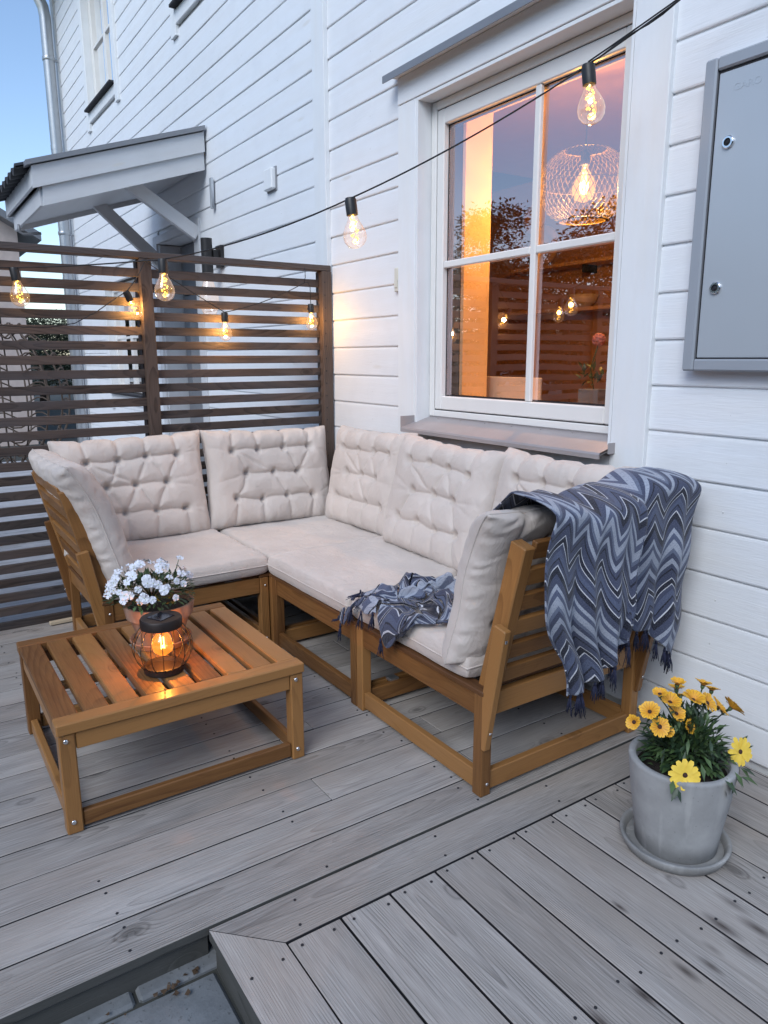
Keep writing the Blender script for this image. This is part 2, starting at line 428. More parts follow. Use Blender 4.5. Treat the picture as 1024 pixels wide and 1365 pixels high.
def grid_mesh(name, P, mats, uv=None, parent=None, closed_u=False, smooth=True):
    """P: (n, m, 3) array"""
    n, m = P.shape[:2]
    idx = np.arange(n * m).reshape(n, m)
    a = idx[:-1, :-1].ravel(); b = idx[1:, :-1].ravel(); c = idx[1:, 1:].ravel(); d = idx[:-1, 1:].ravel()
    f = np.stack([a, b, c, d], 1)
    me = bpy.data.meshes.new(name); me.from_pydata(P.reshape(-1, 3).tolist(), [], f.tolist())
    me.materials.append(mats)
    if smooth: me.polygons.foreach_set('use_smooth', [True] * len(me.polygons))
    if uv is not None:
        at = me.attributes.new('cl', 'FLOAT_VECTOR', 'POINT')
        z = np.zeros((n * m, 3), dtype=np.float32); z[:, :2] = uv.reshape(-1, 2); at.data.foreach_set('vector', z.ravel())
    me.update()
    o = bpy.data.objects.new(name, me); COL.objects.link(o)
    if parent: put(o, parent)
    return o

# ------------------------------------------------------------------ ground, pavers, decks
mb = MB(); mb.add([(-400, -400, -.19), (400, -400, -.19), (400, 600, -.19), (-400, 600, -.19)], [(0, 1, 2, 3)])
tag(mb.build('ground', M['ground']), kind='structure')

mb = MB()
y = -2.4; row = 0
while y < 1.72:
    h = .19 + random.random() * .05; x = -3.0 + random.random() * .2
    while x < .62:
        w = .22 + random.random() * .16
        j = lambda: random.uniform(-.006, .006)
        mb.beam((x + w / 2, y + h / 2, -.150 + j() * .6), ((1, j() * 3, j()), (j() * 3, 1, j()), (0, 0, 1)), (w / 2 - .0045, h / 2 - .0045, .045), .008)
        x += w
    y += h
tag(mb.build('paving', M['paver']), kind='structure')
mb = MB(); mb.add([(-3.2, -2.5, -.116), (.56, -2.5, -.116), (.56, 1.70, -.116), (-3.2, 1.70, -.116)], [(0, 1, 2, 3)])
tag(mb.build('ground', M['ground']), kind='structure')

mb = MB(); random.seed(31)
for k in range(20):
    a = random.random() ** 1.5; px_, py_ = .50 - .30 * a * random.random(), 1.655 - .14 * a * random.random()
    r_ = random.uniform(.004, .011); t_ = random.random() * 6; c_ = [(px_ + r_ * math.cos(t_ + q) * random.uniform(.6, 1.3), py_ + r_ * math.sin(t_ + q), -.100 + random.uniform(0, .006)) for q in (0, 1.3, 2.6, 4.2)]
    mb.add(c_, [(0, 1, 2, 3)])
random.seed(7)
DRY = mb
def screw(mb, x, y, z=0.0005):
    mb.lathe([(.0042, z - .002), (.0042, z), (.0015, z - .0008)], (x, y, 0), 8, 1, capb=False)
tag(DRY.build('leaf_litter', M['dry']), 'dry brown leaf litter in the corner of the stone paving', 'leaf litter', kind='stuff')
mb = MB()
P_ = .1575
for k in range(18):
    y0 = 1.673 + k * P_; y1 = y0 + P_ - .0058
    cuts = [-3.2, -1.3 + random.random() * .8, random.uniform(.7, 1.6) if k % 3 == 2 else 1.05 + .6 * (k % 2) + .02 * k, 2.505]
    if k == 0: cuts = [-3.2, -.9, 2.505]
    for a, b_ in zip(cuts[:-1], cuts[1:]):
        dz = random.uniform(-.0012, .0012)
        mb.box(a + .001, b_ - .001, y0, y1, -.03 + dz, dz, .0025)
    for xs in (-.25, .34, .93, 1.52, 2.11):
        for q in (.028, P_ - .033):
            if random.random() < .65: screw(mb, xs + random.uniform(-.012, .012), y0 + q + random.uniform(-.004, .004), .002)
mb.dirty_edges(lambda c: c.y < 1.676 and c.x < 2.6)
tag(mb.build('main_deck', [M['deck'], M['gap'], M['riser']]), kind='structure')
mb = MB()
mb.box(-3.2, .545, 1.690, 1.72, -.15, -.034, .002)
tag(mb.build('deck_riser', M['riser']), kind='structure')
mb = MB()
for xs in np.arange(-3.0, 2.5, .59):
    mb.box(xs, xs + .045, 1.73, 4.45, -.16, -.034, .001)
mb.box(-3.2, 2.5, 4.46, 4.5, -.16, -.034, .001)
tag(mb.build('deck_joists', M['riser']), kind='structure')

mb = MB()
LZ = -.002
bx0, bx1, by1, by0 = .538, .692, 1.661, 1.508
mb.prism([(bx0, by1), (bx1 - .002, by0 + .0), (2.505, by0), (2.505, by1)], -.032, LZ, (1, 0))
mb.prism([(bx0, by1 - .003), (bx0, .1), (bx1 - .003, .1), (bx1 - .003, by0 - .003)], -.032, LZ, (0, 1))
x = bx1 + .002; k = 0
while x < 2.49:
    x1 = min(x + .1632, 2.505)
    mb.box(x + .001, x1 - .0058, .1, by0 - .006, -.032 + LZ, random.uniform(-.0012, .0012) + LZ, .0025)
    for ys in (by0 - .03, .93, .35):
        for q in (.03, .13):
            if x + q < 2.49: screw(mb, x + q + random.uniform(-.006, .006), ys + random.uniform(-.01, .01), .0)
    x += .1632
for xs in np.arange(.75, 2.5, .5): screw(mb, xs, 1.54, .0); screw(mb, xs + .03, 1.63, .0)
for ys in (1.45, .9, .4): screw(mb, .57, ys, 0); screw(mb, .66, ys + .01, 0)
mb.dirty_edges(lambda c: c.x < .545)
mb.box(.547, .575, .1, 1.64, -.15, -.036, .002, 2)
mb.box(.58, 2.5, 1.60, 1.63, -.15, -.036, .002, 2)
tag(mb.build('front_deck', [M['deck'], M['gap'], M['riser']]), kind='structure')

mb = MB()
for k in range(50):
    y0 = 4.56 + k * .15; mb.box(-3.5, 2.5, y0, y0 + .144, -.04, random.uniform(-.002, .002) - .004, .003)
tag(mb.build('neighbour_deck', M['ndeck']), kind='structure')

# ------------------------------------------------------------------ house
HY0, HY1 = -.6, 12.1
house = thing('house', 'white wooden house with horizontal siding, canopied doorway and lit window', 'house', (WX, 6, 0))
JP, J0 = .1757, .156
ZT = 6.6
openings = [(2.02, 3.42, 1.10, 2.86), (6.90, 8.02, -.2, 2.66), (9.13, 10.42, 4.53, 5.95), (5.78, 7.06, 4.53, 5.95), (8.75, 10.35, 1.05, 2.45)]
def siding(mb, y0, y1, z0, z1):
    ks = range(int((z0 - J0) // JP) - 1, int((z1 - J0) // JP) + 2)
    for k in ks:
        a, b_ = J0 + k * JP, J0 + (k + 1) * JP
        a2, b2 = max(a, z0), min(b_, z1)
        if b2 - a2 < .002: continue
        # split by openings
        segs = [(y0, y1)]
        for (oy0, oy1, oz0, oz1) in openings:
            if b2 <= oz0 or a2 >= oz1: continue
            new = []
            for (s0, s1) in segs:
                if oy1 <= s0 or oy0 >= s1: new.append((s0, s1)); continue
                if oy0 > s0: new.append((s0, oy0))
                if oy1 < s1: new.append((oy1, s1))
            segs = new
        rn = random.random(); o = random.random() * 20
        for (s0, s1) in segs:
            # profile: bottom lip tilts out a little, dark shadow groove at the top
            prof = [(.007, a2), (-.0015, a2 + .0015), (-.0035, a2 + .007), (.0, b2 - .018), (.0015, b2 - .0085), (.007, b2 - .0055), (.007, b2)]
            ny = max(2, int((s1 - s0) / .6) + 1); ys = np.linspace(s0, s1, ny)
            vs = []; gc = []
            for yy in ys:
                wv = .0008 * math.sin(yy * 3.1 + k * 2.3)
                for (dx, z) in prof:
                    vs.append((WX + dx + wv, yy, z)); gc.append((yy + o, z - a + o, dx))
            n = len(prof); fs = []
            for i in range(ny - 1):
                for j in range(n - 1):
                    fs.append((i * n + j, i * n + j + 1, (i + 1) * n + j + 1, (i + 1) * n + j))
            mb.add(vs, fs, 0, gc, rn)
mb = MB()
siding(mb, HY0, 4.40, .012, ZT)
siding(mb, 4.57, HY1, .012, ZT)
axn = Matrix.Rotation(R(-90), 3, 'Y')
for k in range(38):
    for yy in np.arange(HY0 + .3, HY1, .6):
        zz = J0 + k * JP - .10 + random.uniform(-.006, .006); y_ = yy + random.uniform(-.012, .012)
        if any(o[0] - .15 < y_ < o[1] + .15 and o[2] - .1 < zz < o[3] + .15 for o in openings) or 4.35 < y_ < 4.6: continue
        mb.lathe([(.0045, -.001), (.0045, .0006), (.002, .0012)], (WX - .001, y_, zz), 7, 1, ax=axn)
w = mb.build('siding', [M['white'], M['nail']], house)
# inner structure of the wall, keeps daylight out of the rooms
mb = MB()
def wallpiece(y0, y1, z0, z1): mb.box(WX + .016, WX + .30, y0, y1, z0, z1, .0)
def cut_wall(y0, y1, z0, z1, ops):
    ys = sorted({y0, y1} | {v for o in ops for v in o[:2]})
    for a, b_ in zip(ys[:-1], ys[1:]):
        zs = [(z0, z1)]
        for o in ops:
            if o[0] <= a + 1e-6 and o[1] >= b_ - 1e-6:
                new = []
                for (c, d) in zs:
                    if o[2] > c: new.append((c, min(d, o[2])))
                    if o[3] < d: new.append((max(c, o[3]), d))
                zs = new
        for (c, d) in zs: wallpiece(a, b_, c, d)
cut_wall(HY0, HY1, -.2, ZT, openings)
mb.box(WX + .016, 9.5, HY1, HY1 + .02, -.2, ZT, 0)
mb.box(WX + .016, 9.5, HY0 - .02, HY0, -.2, ZT, 0)
mb.box(9.5, 9.52, HY0, HY1, -.2, ZT, 0)
mb.build('wall_core', M['whitetrim'], house)
mb = MB()
mb.box(WX - .02, WX + .02, 4.405, 4.565, -.15, ZT, .003)
mb.box(WX - .032, WX + .0, 4.385, 4.402, -.15, ZT, .002)
mb.build('corner_board', M['whitetrim'], house)
mb = MB(); mb.box(WX - .025, WX + .02, HY1 - .14, HY1 + .02, -.15, ZT, .003)
mb.build('corner_board', M['whitetrim'], house)
mb = MB()   # eaves
mb.box(WX - .55, 9.8, HY0 - .3, HY1 + .35, ZT, ZT + .06, .003)
mb.box(WX - .58, WX - .55, HY0 - .3, HY1 + .35, ZT - .03, ZT + .17, .003)
mb.build('eaves', M['whitetrim'], house)
mb = MB()
mb.add([(WX - .75, HY0 - .4, ZT + .12), (WX - .75, HY1 + .4, ZT + .12), (6, HY1 + .4, ZT + 2.2), (6, HY0 - .4, ZT + 2.2), (9.9, HY1 + .4, ZT + .12), (9.9, HY0 - .4, ZT + .12)], [(0, 1, 2, 3), (3, 2, 4, 5)])
mb.build('roof', M['tile'], house)

# --- main window (frame 2.600, casing face 2.495)
win = thing('window', None, None, (2.6, 2.6, 1.16)); put(win, house); win['label'] = 'white four-pane window with a grey metal sill, lit orange from inside'
mb = MB(); CX = WX - .026
mb.box(CX, WX + .012, 3.42, 3.582, .98, 2.838, .003)
mb.box(CX, WX + .012, 1.852, 2.02, .60, 2.838, .003)
mb.box(CX - .003, WX + .012, 1.852, 3.582, 2.841, 2.975, .003)
mb.box(WX - .012, WX + .010, 2.022, 3.418, .88, 1.085, .002)
mb.box(CX + .002, WX + .085, 3.400, 3.418, 1.10, 2.838, .001)
mb.box(CX + .002, WX + .085, 2.022, 2.035, 1.10, 2.838, .001)
mb.box(CX + .002, WX + .085, 2.037, 3.398, 2.822, 2.838, .001)
mb.build('casing', M['whitetrim'], win)
mb = MB()
FX = 2.585
def rectframe(mb, x0, x1, y0, y1, z0, z1, wy, wz0, wz1, b=.004):
    mb.box(x0, x1, y0, y0 + wy, z0, z1, b); mb.box(x0, x1, y1 - wy, y1, z0, z1, b)
    mb.box(x0 + .001, x1, y0 + wy, y1 - wy, z0, z0 + wz0, b); mb.box(x0 + .001, x1, y0 + wy, y1 - wy, z1 - wz1, z1, b)
rectframe(mb, FX, FX + .09, 2.037, 3.398, 1.165, 2.820, .042, .035, .042)
mb.build('frame', M['sash'], win)
mb = MB()
rectframe(mb, FX + .004, FX + .07, 2.083, 3.352, 1.206, 2.774, .058, .075, .075, .005)
mb.build('sash', M['sash'], win)
mb = MB()
rectframe(mb, FX + .010, FX + .066, 2.0795, 3.3555, 1.2025, 2.7775, .003, .003, .003, 0)
mb.build('shadow_gap', M['gap'], win)
mb = MB()
mb.box(FX + .008, FX + .034, 2.600, 2.636, 1.282, 2.698, .005)
mb.box(FX + .009, FX + .033, 2.142, 2.599, 1.972, 2.008, .005); mb.box(FX + .009, FX + .033, 2.637, 3.293, 1.972, 2.008, .005)
mb.build('glazing_bars', M['sash'], win)
mb = MB()
mb.add([(FX + .038, 2.135, 1.275), (FX + .038, 3.30, 1.275), (FX + .038, 3.30, 2.705), (FX + .038, 2.135, 2.705)], [(3, 2, 1, 0)])
mb.build('pane', M['pane'], win)
mb = MB()
rectframe(mb, FX + .036, FX + .0375, 2.141, 3.294, 1.281, 2.699, .006, .006, .006, 0)
rectframe(mb, FX + .045, FX + .060, 2.142, 3.293, 1.282, 2.698, .013, .008, .013, 0)
mb.build('gasket', M['gap'], win)
mb = MB()   # metal sill
prof = [(2.592, 1.168), (2.592, 1.160), (2.56, 1.152), (2.405, 1.108), (2.399, 1.100), (2.399, 1.082), (2.405, 1.082), (2.405, 1.096), (2.56, 1.140), (2.60, 1.15)]
vs = [(x_, yy, z_) for yy in (1.995, 3.418) for (x_, z_) in prof]
n = len(prof)
mb.add(vs, [(i, i + 1, n + i + 1, n + i) for i in range(n - 1)])
mb.box(2.398, 2.60, 3.4185, 3.4205, 1.085, 1.170, 0); mb.box(2.45, 2.494, 1.992, 1.9945, 1.10, 1.145, 0)
for yy in np.linspace(2.1, 3.3, 7): mb.lathe([(.004, 0), (.004, .004)], (2.575, yy, 1.155), 8)
o = mb.build('sill', M['sill'], win)
mb = MB()   # drip cap
vs = []
prof = [(2.535, 3.030), (2.425, 2.990), (2.418, 2.984), (2.418, 2.950), (2.424, 2.950), (2.426, 2.978), (2.50, 2.998)]
n = len(prof)
vs = [(x_, yy, z_) for yy in (1.80, 3.625) for (x_, z_) in prof]
mb.add(vs, [(i, i + 1, n + i + 1, n + i) for i in range(n - 1)] + [tuple(range(n)), tuple(range(n, 2 * n))])
mb.build('drip_cap', M['metal_grey'], win)
mb = MB()
mb.box(2.43, WX + .01, 1.83, 3.60, 2.976, 2.985, .001)
mb.build('cap_board', M['whitetrim'], win)

# --- upper and lower far windows
def far_window(y0, y1, z0, z1, name, label):
    w = thing(name, None, None, (WX, y0, z0)); put(w, house); w['label'] = label
    mb = MB(); cx = WX - .03
    mb.box(cx, WX + .015, y0 - .13, y0 - .001, z0 - .24, z1 + .14, .003)
    mb.box(cx, WX + .015, y1 + .001, y1 + .13, z0 - .24, z1 + .14, .003)
    mb.box(cx + .001, WX + .015, y0 - .001, y1 + .001, z1 + .001, z1 + .14, .003)
    mb.box(cx + .004, WX + .015, y0 - .001, y1 + .001, z0 - .15, z0 - .04, .003)
    mb.box(cx + .002, WX + .10, y0 + .0005, y0 + .016, z0, z1, .001); mb.box(cx + .002, WX + .10, y1 - .016, y1 - .0005, z0, z1, .001)
    mb.build('casing', M['whitetrim'], w)
    mb = MB(); mb.box(cx - .05, WX + .09, y0 + .001, y1 - .001, z0 - .035, z0 - .01, .002)
    mb.build('sill', M['gap'], w)
    mb = MB(); rectframe(mb, WX + .06, WX + .12, y0 + .017, y1 - .017, z0, z1 - .01, .09, .09, .09)
    ym = (y0 + y1) / 2; zm = (z0 + z1) / 2
    mb.box(WX + .065, WX + .11, ym - .045, ym + .045, z0 + .091, z1 - .101, .003)
    mb.box(WX + .067, WX + .10, y0 + .108, ym - .046, zm - .015, zm + .015, .003); mb.box(WX + .067, WX + .10, ym + .046, y1 - .108, zm - .015, zm + .015, .003)
    mb.build('sash', M['sash'], w)
    mb = MB(); mb.add([(WX + .09, y0 + .1, z0 + .08), (WX + .09, y1 - .1, z0 + .08), (WX + .09, y1 - .1, z1 - .09), (WX + .09, y0 + .1, z1 - .09)], [(0, 1, 2, 3)])
    mb.build('pane', M['pane_far'], w)
    mb = MB(); mb.box(WX + .2, WX + .21, y0, y1, z0, z1, 0); mb.build('curtain', M['ceramic'], w)
far_window(9.15, 10.40, 4.55, 5.93, 'window', 'upstairs window with white casing above the entrance canopy')
far_window(5.80, 7.04, 4.55, 5.93, 'window', 'upstairs window cut off by the top of the picture')
far_window(8.77, 10.33, 1.07, 2.43, 'window', 'ground floor window seen through the slatted fence')

# --- door
door = thing('door', None, None, (WX + .2, 7.4, 0)); put(door, house); door['label'] = 'grey entrance door under the canopy'
mb = MB()
mb.box(WX - .022, WX + .01, 6.76, 6.898, 0, 2.74, .003); mb.box(WX - .022, WX + .01, 8.022, 8.14, 0, 2.74, .003); mb.box(WX - .020, WX + .01, 6.899, 8.021, 2.662, 2.74, .003)
mb.box(WX + .0, WX + .3, 7.99, 8.018, 0, 2.65, .002); mb.box(WX + .0, WX + .3, 6.902, 6.92, 0, 2.65, .002)
mb.build('casing', M['greytrim'], door)
mb = MB(); mb.box(WX + .22, WX + .26, 6.93, 7.98, 0.02, 2.14, .003); mb.box(WX + .22, WX + .25, 6.93, 7.98, 2.15, 2.64, .003)
mb.build('door_leaf', M['metal_grey'], door)
mb = MB(); mb.box(WX + .212, WX + .216, 7.12, 7.8, 1.15, 1.95, 0); mb.build('pane', M['pane_far'], door)
mb = MB(); mb.bar((WX + .20, 7.02, 1.0), (WX + .20, 7.16, 1.0), .02, .02); mb.bar((WX + .22, 7.03, 1.0), (WX + .19, 7.03, 1.0), .02, .02); mb.build('handle', M['chrome'], door)

# --- canopy
can = thing('canopy', None, None, (WX, 7.2, 2.9)); put(can, house); can['label'] = 'pitched canopy with white fascia and black roof tiles over the entrance'
def zt(x_): return 3.40 - .322 * (WX - x_)      # top of the rake
mb = MB()
def rake(y0, y1, xa, xb, top, bot, mi=0):
    vs = []; gc = []
    for yy in (y0, y1):
        for (x_, d) in ((xa, top), (xb, top), (xb, bot), (xa, bot)):
            vs.append((x_, yy, zt(x_) - d)); gc.append((x_, d, yy))
    mb.add(vs, [(0, 1, 2, 3), (7, 6, 5, 4), (0, 4, 5, 1), (1, 5, 6, 2), (2, 6, 7, 3), (3, 7, 4, 0)], mi, gc)
rake(6.50, 6.525, 1.10, 2.498, .0, .16); rake(6.526, 6.55, 1.17, 2.498, .145, .30)
rake(7.98, 8.00, 1.10, 2.498, .0, .16); rake(7.955, 7.979, 1.17, 2.498, .145, .30)
mb.box(1.15, 1.175, 6.551, 7.953, zt(1.17) - .30, zt(1.17) - .16, .003); mb.box(1.10, 1.125, 6.526, 7.978, zt(1.12) - .15, zt(1.12) - .01, .003)
mb.build('fascia', M['greytrim'], can)
mb = MB(); rake(6.551, 7.954, 1.176, 2.498, .24, .255); mb.build('soffit', M['greytrim'], can)
mb = MB(); rake(6.47, 6.60, 1.06, 2.50, -.045, -.008); mb.build('verge_flashing', M['metal_grey'], can); mb = MB(); rake(7.9, 8.03, 1.06, 2.50, -.045, -.008)
mb.build('verge_flashing', M['metal_grey'], can)
mb = MB()
ny = 90; vs = []; gc = []
for i in range(ny + 1):
    yy = 6.57 + 1.40 * i / ny; wz = .028 * math.sin(i / ny * 2 * math.pi * 8)
    for x_ in (1.0, 2.50): vs.append((x_, yy, zt(x_) + .03 + wz))
    for x_ in (1.0, 2.50): vs.append((x_, yy, zt(x_) + .012 + wz))
fs = []
for i in range(ny):
    a, b_ = i * 4, i * 4 + 4
    fs += [(a, a + 1, b_ + 1, b_), (a + 2, b_ + 2, b_ + 3, a + 3), (a, b_, b_ + 2, a + 2)]
mb.add(vs, fs)
mb.build('roof_tiles', M['tile'], can)
for yy in (6.80, 7.82):
    mb = MB()
    mb.bar((1.82, yy, zt(1.82) - .15), (2.50, yy, 2.60 if yy < 7 else 2.42), .06, .115, b=.003)
    mb.bar((1.2, yy, zt(1.2) - .21), (2.49, yy, zt(2.49) - .21), .055, .06, b=.003)
    mb.build('brace', M['greytrim'], can)
mb = MB(); mb.tube([(1.12, 7.5, 2.66), (1.12, 7.5, 2.60), (1.15, 7.5, 2.58), (1.3, 7.5, 2.6)], .012, 8); mb.build('gutter_bracket', M['metal_grey'], can)

# --- downpipe
mb = MB()
mb.tube([(2.30, 11.95, 6.55), (2.31, 11.95, 6.35), (2.37, 11.95, 6.22), (2.385, 11.95, 6.1), (2.385, 11.95, 0.1)], .076, 16)
for z_ in (5.55, 3.25, 1.2): mb.lathe([(.082, 0), (.086, .01), (.086, .04), (.082, .05)], (2.385, 11.95, z_), 16); mb.bar((2.44, 11.95, z_ + .02), (2.5, 11.95, z_ + .02), .02, .03)
for z_ in (4.4, 2.6): mb.lathe([(.08, 0), (.08, .06)], (2.385, 11.95, z_), 16)
mb.build('downpipe', M['zinc'], house, auto=40)

# ------------------------------------------------------------------ room behind the window
mb = MB()
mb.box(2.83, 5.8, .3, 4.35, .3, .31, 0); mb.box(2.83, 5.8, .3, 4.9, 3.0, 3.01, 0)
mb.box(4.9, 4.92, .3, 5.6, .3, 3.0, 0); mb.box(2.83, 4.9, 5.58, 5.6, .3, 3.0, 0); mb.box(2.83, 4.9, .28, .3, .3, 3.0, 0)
o = mb.build('room_walls', M['room'], house)
mb = MB()  # window lining, deep reveal
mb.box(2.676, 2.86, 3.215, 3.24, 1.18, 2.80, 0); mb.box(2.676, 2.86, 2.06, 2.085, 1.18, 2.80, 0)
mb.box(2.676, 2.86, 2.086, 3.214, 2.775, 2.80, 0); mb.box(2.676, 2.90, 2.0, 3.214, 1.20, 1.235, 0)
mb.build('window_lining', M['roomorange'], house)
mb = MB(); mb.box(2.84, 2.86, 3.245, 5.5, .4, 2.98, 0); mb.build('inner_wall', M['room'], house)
sh = thing('wall_shelf', 'pair of narrow wooden shelves on the dark room wall, seen through the window', 'shelf', (4.8, 4.4, 1.8))
for z_, y0, y1 in ((2.22, 3.9, 5.0), (1.86, 3.6, 5.1)):
    mb = MB(); mb.box(4.70, 4.898, y0, y1, z_, z_ + .028, .002); mb.build('shelf_board', M['shelfwood'], sh)
    mb = MB(); mb.box(4.74, 4.898, y0 + .3, y0 + .32, z_ - .06, z_ - .001, .001); mb.build('bracket', M['gap'], sh)
def bowl(nm, lab, cat, c, prof, m, axm=None, grp=None):
    mb = MB(); mb.lathe(prof, c, 32, ax=axm); o = mb.build(nm, m); return tag(o, lab, cat, grp)
tag(bowl('bowl', 'wide cream bowl on the lower shelf inside the room', 'bowl', (4.80, 4.25, 1.889), [(.05, 0), (.10, .04), (.13, .10), (.12, .10), (.09, .045), (.03, .015)], M['ceramic']))
bowl('vase', 'small round vase at the end of the lower shelf indoors', 'vase', (4.80, 3.80, 1.889), [(.03, 0), (.06, .05), (.05, .1), (.02, .13), (.028, .16)], M['ceramic'])
ay = Matrix.Rotation(R(-90), 3, 'Y')
for (yy, z_, r_, lab) in ((4.62, 2.62, .13, 'upper small wall basket hanging in the dark room'), (4.50, 2.38, .17, 'lower large wall basket hanging in the dark room')):
    mb = MB(); mb.lathe([(.02, 0), (r_ * .5, .0), (r_ * .55, .05), (r_ * .95, .06), (r_, .03), (r_ * .96, .02)], (4.87, yy + .25, z_ + .05), 32, ax=ay)
    tag(mb.build('wall_basket', M['shelfwood']), lab, 'basket', 'baskets on the room wall')
mb = MB(); mb.box(2.93, 2.945, 2.86, 3.30, 1.10, 1.385, .004)
tag(mb.build('picture_board', M['ceramic']), 'pale panel standing low behind the left window pane', 'panel')

# pendant with wire mesh shade
pc = Vector((3.15, 2.82, 2.37))
pen = thing('pendant_lamp', 'round wire mesh pendant lamp glowing behind the upper right pane', 'lamp', pc)
mb = MB(); rx, rz = .228, .185
def pr(t):  # t 0..1 top to bottom
    a = math.pi * (.10 + .78 * t)
    return rx * (abs(math.sin(a)) ** .62), rz * math.cos(a)
NW = 44
for sgn in (-1, 1):
    for k in range(NW):
        pts = []
        for i in range(15):
            t_ = i / 14; r_, z_ = pr(t_); a = 2 * math.pi * k / NW + sgn * t_ * 1.1
            pts.append(pc + Vector((r_ * math.cos(a), r_ * math.sin(a), z_)))
        mb.tube(pts, .0018, 3, cap=False)
for t_, rr in ((0, .004), (1, .004), (.5, .002)):
    r_, z_ = pr(t_); mb.tube([pc + Vector((r_ * math.cos(a), r_ * math.sin(a), z_)) for a in np.linspace(0, 2 * math.pi, 40, endpoint=False)], rr, 6, closed=True)
mb.build('lamp_shade', simple('brass_mesh', (.085, .052, .006), .5, 0.), pen)
mb = MB(); mb.tube([pc + Vector((0, 0, .62)), pc + Vector((0, 0, .15))], .004, 6); mb.lathe([(.02, .10), (.024, .11), (.024, .17), (.015, .18)], pc, 16); mb.build('socket', M['black'], pen)
mb = MB(); mb.lathe([(.012, .10), (.02, .08), (.055, .02), (.062, -.02), (.045, -.065), (.004, -.08)], pc, 24); mb.build('bulb', M['amberbig'], pen)
mb = MB()
for k in range(6):
    a = k * math.pi / 3; mb.tube([pc + Vector((.010 * math.cos(a), .010 * math.sin(a), .07)), pc + Vector((.016 * math.cos(a), .016 * math.sin(a), -.04))], .0022, 5)
mb.build('filament', M['filament_dim'], pen)
light('pendant_light', pc + Vector((0, 0, -.02)), 85, (1, .56, .19), .03, pen)

# indoor flower pot on the window board
fp = thing('potted_rose', 'pink flower in a square pot standing inside on the window board', 'flower', (2.82, 2.39, 1.235))
mb = MB(); mb.box(2.765, 2.865, 2.33, 2.45, 1.237, 1.345, .004); mb.build('pot', M['metal_grey'], fp)
mb = MB(); mb.tube([(2.82, 2.40, 1.34), (2.825, 2.43, 1.44), (2.82, 2.385, 1.56)], .003, 6)
def leafcard(mb, p, d, up, L, w, mi=0, bend=.2):
    d = Vector(d).normalized(); u = Vector(up); u = u - d * u.dot(d)
    if u.length < 1e-3: u = Vector((1, 0, 0)) - d * d.x
    u.normalize(); r = d.cross(u); p = Vector(p)
    a = p; b1 = p + d * L * .45 + r * w / 2 + u * bend * L * .25; b2 = p + d * L * .45 - r * w / 2 + u * bend * L * .25; c = p + d * L; m_ = p + d * L * .5 + u * (bend * L * .25 - w * .12)
    mb.add([a, b1, m_, b2, c], [(0, 1, 2), (0, 2, 3), (1, 4, 2), (2, 4, 3)], mi, smooth=True)
def rdir(up=0.):
    while 1:
        v = Vector((random.uniform(-1, 1), random.uniform(-1, 1), random.uniform(-1, 1)))
        if .1 < v.length < 1: return (v.normalized() + Vector((0, 0, up))).normalized()
for k in range(34):
    leafcard(mb, Vector((2.82, 2.42, 1.42)) + rdir() * .055, rdir(.3), (0, 0, 1), .05, .02)
mb.build('foliage', M['leaf'], fp)
mb = MB()
for k in range(26):
    d = rdir(); mb.lathe([(.001, -.002), (.012, .0), (.016, .006)], Vector((2.82, 2.385, 1.575)) + d * .022, 7, ax=d.to_track_quat('Z', 'Y').to_matrix())
mb.build('blossom', M['pink'], fp)

# ------------------------------------------------------------------ things on the wall
cab = thing('meter_cabinet', 'blue-grey metal meter cabinet with two round locks on the white wall', 'cabinet', (2.49, 1.35, 1.44))
mb = MB(); x0 = 2.452
mb.box(x0, WX + .004, 1.637, 1.682, 1.445, 2.485, .006); mb.box(x0, WX + .004, .95, 1.01, 1.445, 2.485, .006)
mb.box(x0 + .0005, WX + .004, 1.011, 1.636, 1.445, 1.488, .006); mb.box(x0 + .0005, WX + .004, 1.011, 1.636, 2.442, 2.485, .006)
mb.build('frame', M['cabinet_frame'], cab)
mb = MB(); mb.box(x0 + .012, x0 + .03, 1.015, 1.634, 1.491, 2.439, .0); mb.build('shadow_gap', M['gap'], cab)
mb = MB(); mb.box(x0 + .003, x0 + .02, 1.016, 1.626, 1.492, 2.430, .003); dr = mb.build('door', M['cabinet'], cab)
axl = Matrix.Rotation(R(-90), 3, 'Y')
for z_ in (2.205, 1.732):
    mb = MB(); mb.lathe([(.021, -.004), (.021, .005), (.018, .008), (.0125, .008), (.012, .003)], (x0 + .002, 1.572, z_), 32, ax=axl, capt=False)
    lk = mb.build('lock', M['chrome'], dr, auto=40)
    mb = MB(); mb.lathe([(.0122, 0), (.0122, .0035)], (x0 + .002, 1.572, z_), 24, ax=axl); mb.lathe([(.005, .003), (.005, .007), (.003, .007)], (x0 + .002, 1.572, z_), 16, ax=axl); mb.build('key_slot', M['gap'], dr)
def text(body, size, loc, rot, mat, name, parent, ext=.0006, sx=1.):
    c = bpy.data.curves.new(name, 'FONT'); c.body = body; c.size = size; c.extrude = ext; c.align_x = 'CENTER'; c.align_y = 'CENTER'
    c.materials.append(mat); o_ = bpy.data.objects.new(name, c); COL.objects.link(o_); bpy.context.view_layer.update()
    me = bpy.data.meshes.new_from_object(o_.evaluated_get(bpy.context.evaluated_depsgraph_get())); bpy.data.objects.remove(o_); bpy.data.curves.remove(c)
    o = bpy.data.objects.new(name, me); COL.objects.link(o); o.location = loc; o.rotation_euler = rot; o.scale = (sx, 1, 1)
    if parent: put(o, parent)
    return o
text('GARO', .032, (x0 + .0026, 1.522, 2.372), (R(90), 0, R(-90)), M['cabinet'], 'embossed_logo', cab, .0004, 1.1)

